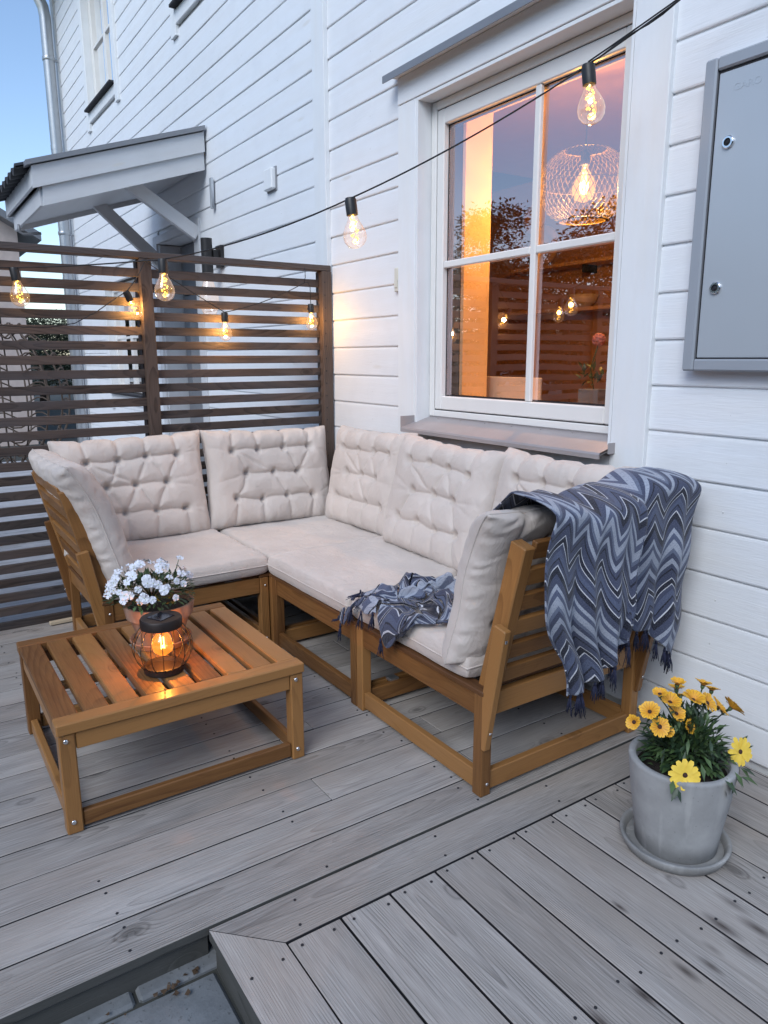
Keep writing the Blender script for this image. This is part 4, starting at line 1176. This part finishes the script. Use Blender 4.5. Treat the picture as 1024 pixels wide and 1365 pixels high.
for k in range(620):
    d = rdir(.45); d.z = abs(d.z) * .8 + .02; rad = random.uniform(.45, 1.) ** .5
    p = fc + Vector((d.x * .165 * rad, d.y * .165 * rad, d.z * .115 * rad + .004))
    leafcard(mb, p, (d + rdir() * .8 + Vector((0, 0, -.15 * (rad > .9)))).normalized(), (0, 0, 1), random.uniform(.022, .036), random.uniform(.009, .014), random.randint(0, 1))
for k in range(60):
    d = rdir(.3); d.z = abs(d.z); mb.tube([fc, fc + Vector((d.x * .08, d.y * .08, d.z * .07 + .01)), fc + Vector((d.x * .15, d.y * .15, d.z * .10 + .01))], .0013, 4)
mb.build('foliage', [M['leaf_dark'], M['leaf']], pl_)
mb = MB()
def bloom(mb, p, nrm, r_):
    q = nrm.to_track_quat('Z', 'Y').to_matrix(); n5 = 5; ph = random.random() * 6
    for k in range(n5):
        a = ph + 2 * math.pi * k / n5; vs = [(0, 0, .001)]
        L_ = r_ * random.uniform(.85, 1.1)
        for j in range(7):
            b_ = -.62 + 1.24 * j / 6; rj = L_ * (1 - .12 * abs(j - 3) / 3 - (.06 if j == 3 else 0))
            vs.append((rj * math.cos(a + b_), rj * math.sin(a + b_), .0035 * math.sin(j * 1.6 + k) + .18 * rj * random.uniform(-.4, .5) + k * .0004))
        mb.add([p + q @ Vector(v) for v in vs], [(0, j, j + 1) for j in range(1, 7)], 0, smooth=True)
    mb.lathe([(.0022, 0), (.0018, .0025)], p, 6, 1, ax=q)
for k in range(72):
    d = rdir(.55); d.z = abs(d.z) * .9 + .08; d.normalize()
    if k % 2 == 0: d = (d + Vector((-.35, -.55, .15))).normalized()
    p = fc + Vector((d.x * .172, d.y * .172, d.z * .135 + .014)) * 1.
    bloom(mb, p, (d + rdir() * .45 + Vector((-.1, -.35, .1))).normalized(), random.uniform(.014, .021))
bloom(mb, fc + Vector((.115, -.02, .150)), Vector((.2, -.3, .9)).normalized(), .016)
mb.build('blossoms', [M['petal_w'], M['flower_eye']], pl_)
mb = MB(); mb.tube([fc + Vector((.09, -.01, .08)), fc + Vector((.112, -.02, .148))], .0014, 5); mb.build('stem', M['leaf'], pl_)

# ------------------------------------------------------------------ concrete planter
gc_ = Vector((1.882, 1.180, 0))
pt_ = thing('concrete_planter', 'grey concrete planter on a saucer beside the wall', 'planter', gc_)
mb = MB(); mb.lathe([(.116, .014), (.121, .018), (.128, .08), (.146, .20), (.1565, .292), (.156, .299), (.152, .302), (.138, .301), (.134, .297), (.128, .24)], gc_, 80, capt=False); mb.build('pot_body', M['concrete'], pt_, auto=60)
mb = MB(); mb.lathe([(.142, .0), (.150, .003), (.164, .034), (.163, .038), (.158, .039), (.151, .036), (.143, .015), (.004, .013)], gc_ + Vector((-.006, 0, 0)), 80); mb.build('saucer', M['concrete'], pt_, auto=60)
mb = MB(); mb.lathe([(.132, .262), (.07, .27), (.002, .272)], gc_, 32, capb=False, capt=False); mb.build('soil', M['soil'], pt_)
yp = thing('yellow_daisy_plant', 'yellow and orange daisies with dark green leaves in the concrete planter', 'plant', gc_ + Vector((0, 0, .27)))
heads = [  # x y z, tilt (nx,ny,nz), radius, open, pale
 (1.885,1.22,.520,(0,-.1,1),.022,.45,0),(2.022,1.22,.480,(.3,0,1),.026,.6,0),(1.802,1.22,.510,(-.3,-.1,1),.022,.55,0),(1.84,1.21,.478,(-.1,-.3,1),.030,.7,0),
 (1.96,1.21,.452,(0,-.3,1),.032,.6,0),(2.085,1.20,.395,(.4,-.5,.6),.034,.9,0),(2.16,1.20,.372,(.6,-.2,.5),.034,.8,0),(1.745,1.21,.475,(-.6,-.3,.7),.026,.7,0),
 (1.768,1.19,.430,(-.5,-.7,.5),.026,.95,0),(1.89,1.175,.400,(0,-.9,.5),.024,.85,0),(2.02,1.20,.43,(.2,-.7,.6),.032,.8,0),(1.69,1.22,.455,(-.8,-.2,.3),.022,.7,0),
 (1.86,1.20,.44,(-.2,-.6,.7),.026,.8,0),(1.93,1.25,.48,(.1,.1,1),.026,.6,0),(2.09,1.23,.44,(.3,.1,.9),.026,.7,0),(2.05,1.25,.40,(.5,-.1,.8),.030,.8,0),
 (1.772,1.098,.318,(-.55,-.75,.30),.036,1.,1),(2.012,1.075,.325,(-.25,-.9,.30),.035,1.,1),(1.80,1.185,.405,(-.3,-.5,.6),.018,.5,0),(1.98,1.27,.43,(.2,.3,.8),.025,.7,0)]
mb = MB()
def daisy(mb, p, nrm, r_, op, pale):
    q = nrm.to_track_quat('Z', 'Y').to_matrix(); n_ = 15 if not pale else 13; ph = random.random()
    for k in range(n_):
        a = ph + 2 * math.pi * k / n_ + random.uniform(-.06, .06); e = (1.42 - op * 1.1) + random.uniform(-.12, .12)
        w = r_ * .19; L_ = r_ * random.uniform(.9, 1.08)
        rad = Vector((math.cos(a), math.sin(a), 0)); sd = Vector((-math.sin(a), math.cos(a), 0)); vs = []; gc = []
        for (tt, ww) in ((.10, .5), (.45, .95), (.8, 1.), (.97, .55)):
            c = rad * (L_ * tt * math.cos(e * (1 - .3 * tt)) + .003) + Vector((0, 0, L_ * tt * math.sin(e * (1 - .5 * tt)) - (.12 * L_ * tt * tt if pale else 0)))
            for sg in (-1, 0, 1): vs.append(p + q @ (c + sd * sg * w * ww + Vector((0, 0, (.0012 if sg else 0))))); gc.append((tt, sg, 0))
        fs = []
        for i in range(3):
            for j in range(2): fs.append((i * 3 + j, i * 3 + j + 1, i * 3 + j + 4, i * 3 + j + 3))
        mb.add(vs, fs, 1 if pale else 0, gc, smooth=True)
    mb.lathe([(.006, -.001), (.007, .003), (.004, .006)], p, 10, 2, ax=q)
    mb.lathe([(.002, -.012), (.006, -.006), (.007, .001)], p, 8, 3, ax=q)
for (hx, hy, hz, nn, r_, op, pale) in heads:
    daisy(mb, Vector((hx, hy, hz)), Vector(nn).normalized(), r_ * (1.22 if pale else random.uniform(1., 1.3)), op if pale else op * random.uniform(.55, .95), pale)
mb.build('blossoms', [M['petal_y'], M['petal_y2'], M['daisy_eye'], M['leaf']], yp)
mb = MB(); b0 = gc_ + Vector((.03, .01, .27))
for (hx, hy, hz, nn, r_, op, pale) in heads:
    h = Vector((hx, hy, hz)) - Vector(nn).normalized() * .012; r0 = b0 + Vector((random.uniform(-.05, .05), random.uniform(-.05, .05), 0))
    m1 = r0.lerp(h, .5) + Vector((0, 0, .03)); pts = [r0, r0.lerp(m1, .5) + Vector((0, 0, .008)), m1, m1.lerp(h, .6) + Vector((0, 0, .006)), h]
    mb.tube(pts, .0022, 5, 0)
    for q in range(9):
        i = random.uniform(.15, .8); k = min(3, int(i * 4)); p = pts[k].lerp(pts[k + 1], i * 4 - k)
        leafcard(mb, p, rdir(.25), (0, 0, 1), random.uniform(.03, .05), random.uniform(.010, .016), random.randint(0, 1))
for k in range(680):
    d = rdir(.5); rad = random.uniform(.35, 1)
    p = b0 + Vector((d.x * .13 * rad, d.y * .12 * rad, abs(d.z) * .13 * rad + .012))
    leafcard(mb, p, (d + rdir() * .6).normalized(), (0, 0, 1), random.uniform(.032, .055), random.uniform(.011, .018), random.randint(0, 1), .5)
for (p, d) in (((1.745, 1.105, .300), (-.4, -.3, -.5)), ((1.865, 1.03, .298), (.1, -.4, -.6)), ((1.88, 1.03, .295), (.15, -.25, -.9)), ((1.93, 1.03, .30), (.2, -.5, -.3)), ((1.99, 1.06, .30), (.3, -.3, -.6)), ((2.04, 1.10, .31), (.6, -.2, .2))):
    for q in range(4): leafcard(mb, Vector(p) + rdir() * .012, (Vector(d) + rdir() * .35).normalized(), (0, -.3, 1), .048, .018, random.randint(0, 1), .4)
mb.build('foliage', [M['leaf_dark'], M['leaf']], yp)

# ------------------------------------------------------------------ string lights
def light_bulb(parent, top, s_=1., tilt=(0, 0, 0), power=.45, lit=True):
    """socket top at `top`, bulb hangs below"""
    ax = Matrix.Rotation(R(tilt[1]), 3, 'Y') @ Matrix.Rotation(R(tilt[0]), 3, 'X'); top = Vector(top)
    mb = MB(); mb.lathe([(.004 * s_, .004 * s_), (.020 * s_, .002 * s_), (.0235 * s_, -.006 * s_), (.0235 * s_, -.064 * s_), (.020 * s_, -.065 * s_), (.018 * s_, -.050 * s_)], top, 20, ax=ax)
    so_ = mb.build('socket', M['black'], parent, auto=50)
    mb = MB(); prof = [(.018, -.058), (.0185, -.070), (.022, -.082), (.035, -.104), (.0455, -.128), (.048, -.146), (.044, -.166), (.032, -.182), (.015, -.191), (.001, -.193)]
    mb.lathe([(a * s_, b * s_) for a, b in prof], top, 24, ax=ax, capb=False); mb.build('bulb', M['bulbglass'], so_)
    mb = MB(); pts = []; n_ = 40
    for i in range(n_):
        q = i / (n_ - 1); a = q * 6.28 * 3.2; r_ = (.005 + .010 * math.sin(q * 2.8)) * s_
        pts.append(top + ax @ Vector((r_ * math.cos(a), r_ * math.sin(a), (-.062 - .105 * q) * s_)))
    mb.tube(pts, .0006 * s_, 4)
    if lit:
        for i in range(1, n_, 2): mb.lathe([(.0005, -.0042 * s_), (.0042 * s_, 0), (.0005, .0042 * s_)], pts[i], 6, 1)
    mb.build('led_wire', [M['copper'], M['led']], so_)
    if lit: light('bulb_light', top + ax @ Vector((0, 0, -.115 * s_)), power, (1., .50, .13), .018 * s_, so_)
def sagline(a, b, sag, n=14):
    a, b = Vector(a), Vector(b)
    return [a.lerp(b, i / n) - Vector((0, 0, sag * 4 * (i / n) * (1 - i / n))) for i in range(n + 1)]
st1 = thing('string_lights', 'large string light cable with clear bulbs crossing in front of the window', 'string lights', (1.6, 2.7, 2.2))
B1, B2, B3, B0 = (2.18, 1.96, 2.503), (1.655, 2.719, 2.133), (1.178, 3.696, 1.968), (.604, 4.33, 1.955)
mb = MB()
for (a, b, sg) in (((2.47, 1.10, 2.93), B1, .02), (B1, B2, .022), (B2, B3, .030), (B3, B0, .006), (B0, (-.4, 4.34, 1.98), .02)):
    mb.tube(sagline(Vector(a) + Vector((0, 0, .0)), b, sg), .0034, 6)
    p = sagline(a, b, sg)
mb.tube([Vector(p) + Vector((.004 * math.sin(i * 1.3), 0, .004 * math.cos(i * 1.3) + .006)) for i, p in enumerate(sagline((2.47, 1.10, 2.93), B1, .03, 22))], .003, 6)
mb.tube([Vector(p) + Vector((0, .0, .010)) for p in sagline((2.46, 1.2, 2.86), (2.18, 1.96, 2.503), .008)], .003, 6)
mb.lathe([(.02, 0), (.02, .03)], (2.49, 1.10, 2.93), 10, ax=Matrix.Rotation(R(-90), 3, 'Y'))
mb.build('cable', M['cable'], st1)
for b, tl, s_ in ((B1, (-6, -4), 1.02), (B2, (-5, -5), 1.02), (B3, (0, 0), 1.02), (B0, (0, -6), 1.)): light_bulb(st1, b, s_, tl)
st2 = thing('string_lights', 'smaller string lights draped along the slatted fence', 'string lights', (1.5, 4.35, 1.8))
C1, C2, C3, C0 = (1.165, 4.345, 1.862), (1.742, 4.345, 1.765), (2.335, 4.345, 1.835), (-.1, 4.345, 1.70)
top1 = (1.285, 4.352, 2.035); tr = (2.29, 4.345, 1.965)
mb = MB()
mb.tube(sagline(top1, (1.742, 4.345, 1.768), .004), .0026, 6); mb.tube(sagline((1.742, 4.345, 1.768), tr, .022), .0026, 6)
mb.tube([tr, (2.318, 4.345, 1.972), (2.333, 4.345, 1.94), C3], .0026, 6); mb.tube([(2.30, 4.35, 2.06), (2.30, 4.345, 2.0), tr], .0026, 6)
mb.tube(sagline(top1, C1, .015), .0026, 6)
mb.tube([C1, (1.10, 4.345, 1.82), (1.0, 4.345, 1.75), (.88, 4.345, 1.685), (.75, 4.345, 1.662), (.62, 4.345, 1.66), (.5, 4.345, 1.668), (.3, 4.345, 1.69), C0], .0026, 6)
mb.tube([(1.25, 4.352, 2.03), (1.29, 4.345, 2.045), (1.32, 4.352, 2.02)], .004, 6)
mb.build('cable', M['cable'], st2)
light_bulb(st2, C1, .82, (12, -28), 4.5); light_bulb(st2, C2, .86, (0, 0), 5.5); light_bulb(st2, C3, .84, (-3, 0), 2.6); light_bulb(st2, C0, .85)

# ------------------------------------------------------------------ neighbour's side and background
eg = thing('hanging_egg_chair', 'wire egg chair standing behind the fence', 'chair', (.72, 6.0, 0))
mb = MB(); ec = Vector((.70, 6.0, 1.22)); ea, eb = .43, .52
for k in range(18):
    a = 2 * math.pi * k / 18; mb.tube([ec + Vector((ea * math.sin(t_) * math.cos(a), ea * math.sin(t_) * math.sin(a), eb * math.cos(t_))) for t_ in np.linspace(.15, 3.0, 18)], .006, 5)
for t_ in np.linspace(.3, 2.8, 12): mb.tube([ec + Vector((ea * math.sin(t_ + .05 * math.sin(a * 9)) * math.cos(a), ea * math.sin(t_) * math.sin(a), eb * math.cos(t_) + .03 * math.sin(a * 9))) for a in np.linspace(0, 6.283, 54, endpoint=False)], .006, 5, closed=True)
mb.build('basket', simple('wicker_brown', (.12, .09, .07), .7), eg)
mb = MB(); mb.tube([(.2, 6.5, .03), (.2, 6.5, 1.6), (.35, 6.35, 1.95), (.7, 6.0, 2.0), (.7, 6.0, 1.74)], .02, 10); mb.tube([(-.3, 6.1, .02), (.2, 6.5, .03), (.9, 6.6, .02)], .02, 8); mb.build('stand', M['black'], eg)
# glass topped table and chairs
nt = thing('garden_table', 'white garden table glimpsed through the fence slats', 'table', (1.6, 6.2, 0))
mb = MB(); mb.lathe([(.02, .72), (.43, .72), (.44, .73), (.43, .745), (.02, .745)], (1.6, 6.4, 0), 40); mb.build('tabletop', M['sash'], nt)
for a in (.7, 2.3, 3.9, 5.4):
    mb = MB(); mb.tube([(1.6 + .1 * math.cos(a), 6.4 + .1 * math.sin(a), .715), (1.6 + .32 * math.cos(a), 6.4 + .32 * math.sin(a), 0)], .015, 8); mb.build('leg', M['sash'], nt)

nh = thing('neighbour_house', 'pale pinkish house with a grey gable roof beyond the fence', 'house', (0, 18, 0))
mb = MB()
x0_, x1_, y0_ = -6., 2.35, 16.
mb.add([(x0_, y0_, -.2), (x1_, y0_, -.2), (x1_, y0_, 3.9), ((x0_ + x1_) / 2, y0_, 6.2), (x0_, y0_, 3.9), (x0_, 24, -.2), (x1_, 24, -.2), (x1_, 24, 3.9), ((x0_ + x1_) / 2, 24, 6.2), (x0_, 24, 3.9)],
       [(0, 1, 2, 3, 4), (5, 9, 8, 7, 6), (1, 6, 7, 2), (0, 4, 9, 5)])
mb.build('wall', simple('pinkish_white_wall', (.66, .55, .50), .8), nh)
mb = MB(); xm = (x0_ + x1_) / 2
for (xa, za, xb, zb) in ((x1_ + .35, 3.80, xm, 6.42), (xm, 6.42, x0_ - .35, 3.80)):
    mb.add([(xa, 15.6, za), (xb, 15.6, zb), (xb, 24.4, zb), (xa, 24.4, za), (xa, 15.6, za - .14), (xb, 15.6, zb - .14), (xb, 24.4, zb - .14), (xa, 24.4, za - .14)], [(0, 1, 2, 3), (4, 7, 6, 5), (0, 4, 5, 1), (0, 3, 7, 4)])
mb.build('roof', M['metal_grey'], nh)
mb = MB(); mb.box(.2, 1.3, 15.93, 15.99, 1.0, 2.4, .004); wf = mb.build('window', M['sash'], nh)
mb = MB(); mb.box(.3, 1.2, 15.90, 15.925, 1.1, 2.3, .0); mb.build('pane', M['pane_far'], wf)

def make_tree(h, w, seed, n=9000):
    random.seed(seed)
    t = thing('tree', None, None, (0, 0, 0))
    mb = MB(); mb.tube([(0, 0, -.2), (.05, 0, h * .25), (-.03, .05, h * .5), (0, 0, h * .85)], [.16, .12, .08, .03], 8)
    cl_ = []
    for k in range(26):
        zz = random.uniform(.22, .98); rr = w * .5 * (1 - abs(zz - .45) ** 1.6 * 1.7) * random.uniform(.4, 1.); a = random.random() * 6.28
        c = Vector((rr * math.cos(a), rr * math.sin(a), zz * h)); cl_.append((c, w * random.uniform(.10, .19)))
        if k % 2 == 0: mb.tube([(0, 0, zz * h * .7), c], [.04, .012], 5)
    mb.build('trunk', M['bark'], t)
    mb = MB()
    for k in range(n):
        c, r_ = random.choice(cl_); d = rdir(); p = c + d * r_ * random.uniform(.3, 1.15) * Vector((1, 1, .8)).length / 1.5
        leafcard(mb, p, (d + rdir()).normalized(), rdir(), random.uniform(.08, .17), random.uniform(.04, .08))
    mb.build('crown', M['leaf_tree'], t)
    return t
protos = [make_tree(6.0, 3.4, 3), make_tree(5.2, 4.2, 5), make_tree(7.0, 3.0, 9)]
spots = [(-14.5, 16, 0, 1.0), (-17, 19.5, 1, 1.05), (-13.5, 21, 2, .95), (-18.5, 14.5, 1, 1.0), (-16, 24, 0, 1.0), (-20, 26, 1, 1.1), (-12, 25.5, 1, .95), (-21, 18, 0, 1.05), (-19.5, 11.5, 1, .9), (-10, 29, 2, .8),
         (4.6, 29, 1, .55), (6.4, 30, 1, .6), (3.2, 27, 0, .5), (8.5, 31, 1, .6)]
labs = ['tall dark garden tree mirrored in the window glass', 'low dark tree between the pale house and the white house']
used = set()
random.seed(21)
for (x_, y_, pi_, sc) in spots:
    o = protos[pi_] if pi_ not in used else copy_tree(protos[pi_]); used.add(pi_)
    o.location = (x_, y_, -.15); o.scale = (sc * (1.5 if x_ < 0 else 2.2), sc * 1.5, sc); o.rotation_euler = (0, 0, random.random() * 6)
    tag(o, labs[0 if x_ < 0 else 1], 'tree', 'garden trees behind the viewpoint' if x_ < 0 else 'trees beyond the fence')
mb = MB(); random.seed(4)
for k in range(5200):
    a = random.uniform(0, 1); x_ = -24 + 14 * a + random.uniform(-1, 1); y_ = 9 + 24 * a + random.uniform(-1, 1)
    leafcard(mb, (x_ * 1.1, y_ * 1.05, random.uniform(0, 2.9 + .5 * math.sin(a * 25))), rdir(), rdir(), .5, .3)
tag(mb.build('undergrowth', M['leaf_tree']), 'dark undergrowth far across the garden', 'undergrowth', kind='stuff')

mb = MB(); random.seed(77); N_ = 90; vs = []
def top_h(a): return 5.2 + .9 * math.sin(a * 7.3) + .7 * math.sin(a * 17.1 + 2) + .4 * math.sin(a * 41)
for i in range(N_ + 1):
    a = R(-64 - 141 * i / N_); rr_ = 15 + 1.5 * math.sin(a * 5)
    for z_, k_ in ((-.3, 1.), (top_h(a) * .6, 1.02), (top_h(a) - .3, 1.08)): vs.append((rr_ * k_ * math.sin(a), rr_ * k_ * math.cos(a), z_))
mb.add(vs, [(i * 3 + j, i * 3 + j + 1, i * 3 + j + 4, i * 3 + j + 3) for i in range(N_) for j in range(2)])
for k in range(26000):
    a = R(-64 - 141 * random.random()); rr_ = 14.6 + 1.5 * math.sin(a * 5) + random.uniform(-.6, .5)
    leafcard(mb, (rr_ * math.sin(a), rr_ * math.cos(a), (top_h(a) + .35) * random.random() ** .6), rdir(), rdir(), random.uniform(.2, .38), random.uniform(.12, .2))
tag(mb.build('woods', M['leaf_tree']), 'dark belt of trees and bushes closing the garden all around', 'woods', kind='stuff')
hd = thing('hedge', 'dark clipped hedge running away behind the end of the fence', 'hedge', (-3.5, 6.5, 0))
mb = MB(); random.seed(14)
for k in range(9000):
    q = random.random(); c = Vector((-1.0 - 7.5 * q, 5.6 + 2.2 * q, random.uniform(0, 2.1)))
    leafcard(mb, c + Vector((random.uniform(-.3, .3), random.uniform(-.35, .35), random.uniform(-.1, .15))), rdir(), rdir(), random.uniform(.08, .15), .06)
mb.build('foliage', M['leaf_tree'], hd)
mb = MB()
for k in range(16):
    q = k / 15; mb.tube([(-1.0 - 7.5 * q, 5.6 + 2.2 * q, -.15), (-1.0 - 7.5 * q + .1, 5.6 + 2.2 * q, 1.9)], [.03, .01], 6)
mb.build('stems', M['bark'], hd)

# ------------------------------------------------------------------ sky, sun, camera
W = bpy.data.worlds.new('World'); S.world = W; W.use_nodes = True
nt_ = W.node_tree; bg = nt_.nodes['Background']
sky = nt_.nodes.new('ShaderNodeTexSky'); sky.sky_type = 'NISHITA'; sky.sun_disc = False
SE, SR = 40., 238.
sky.sun_elevation = R(SE); sky.sun_rotation = R(SR); sky.air_density = 1.0; sky.dust_density = .6; sky.ozone_density = 2.2
nt_.links.new(sky.outputs[0], bg.inputs[0]); bg.inputs[1].default_value = .218
sun = bpy.data.lights.new('sun', 'SUN'); sun.energy = 1.95; sun.angle = R(35); sun.color = (.93, .96, .98)
so = bpy.data.objects.new('sun', sun); COL.objects.link(so)
az = R(SR); el = R(SE)
dirv = Vector((math.sin(az) * math.cos(el), math.cos(az) * math.cos(el), math.sin(el)))
so.rotation_euler = dirv.to_track_quat('Z', 'Y').to_euler()

cam = bpy.data.cameras.new('camera'); cam.sensor_fit = 'HORIZONTAL'; cam.sensor_width = 36; cam.lens = 972.5 / 1024 * 36
cam.clip_start = .05; cam.clip_end = 2000
co = bpy.data.objects.new('camera', cam); COL.objects.link(co); S.camera = co
yaw, pit, rol = R(33.72326581), R(12.01276635), R(-.21763409)
fwd = Vector((math.sin(yaw) * math.cos(pit), math.cos(yaw) * math.cos(pit), -math.sin(pit)))
right = Vector((math.cos(yaw), -math.sin(yaw), 0)); up = right.cross(fwd)
r_ = right * math.cos(rol) + up * math.sin(rol); u_ = r_.cross(fwd)
co.matrix_world = Matrix.Translation((0, 0, 1.5)) @ Matrix((r_, u_, -fwd)).transposed().to_4x4()
S.render.engine = 'CYCLES'
S.cycles.diffuse_bounces = 2; S.cycles.max_bounces = 6; S.cycles.transparent_max_bounces = 16; S.cycles.use_denoising = True
S.cycles.sample_clamp_indirect = 4.0
S.view_settings.view_transform = 'Standard'; S.view_settings.look = 'None'; S.view_settings.exposure = 0
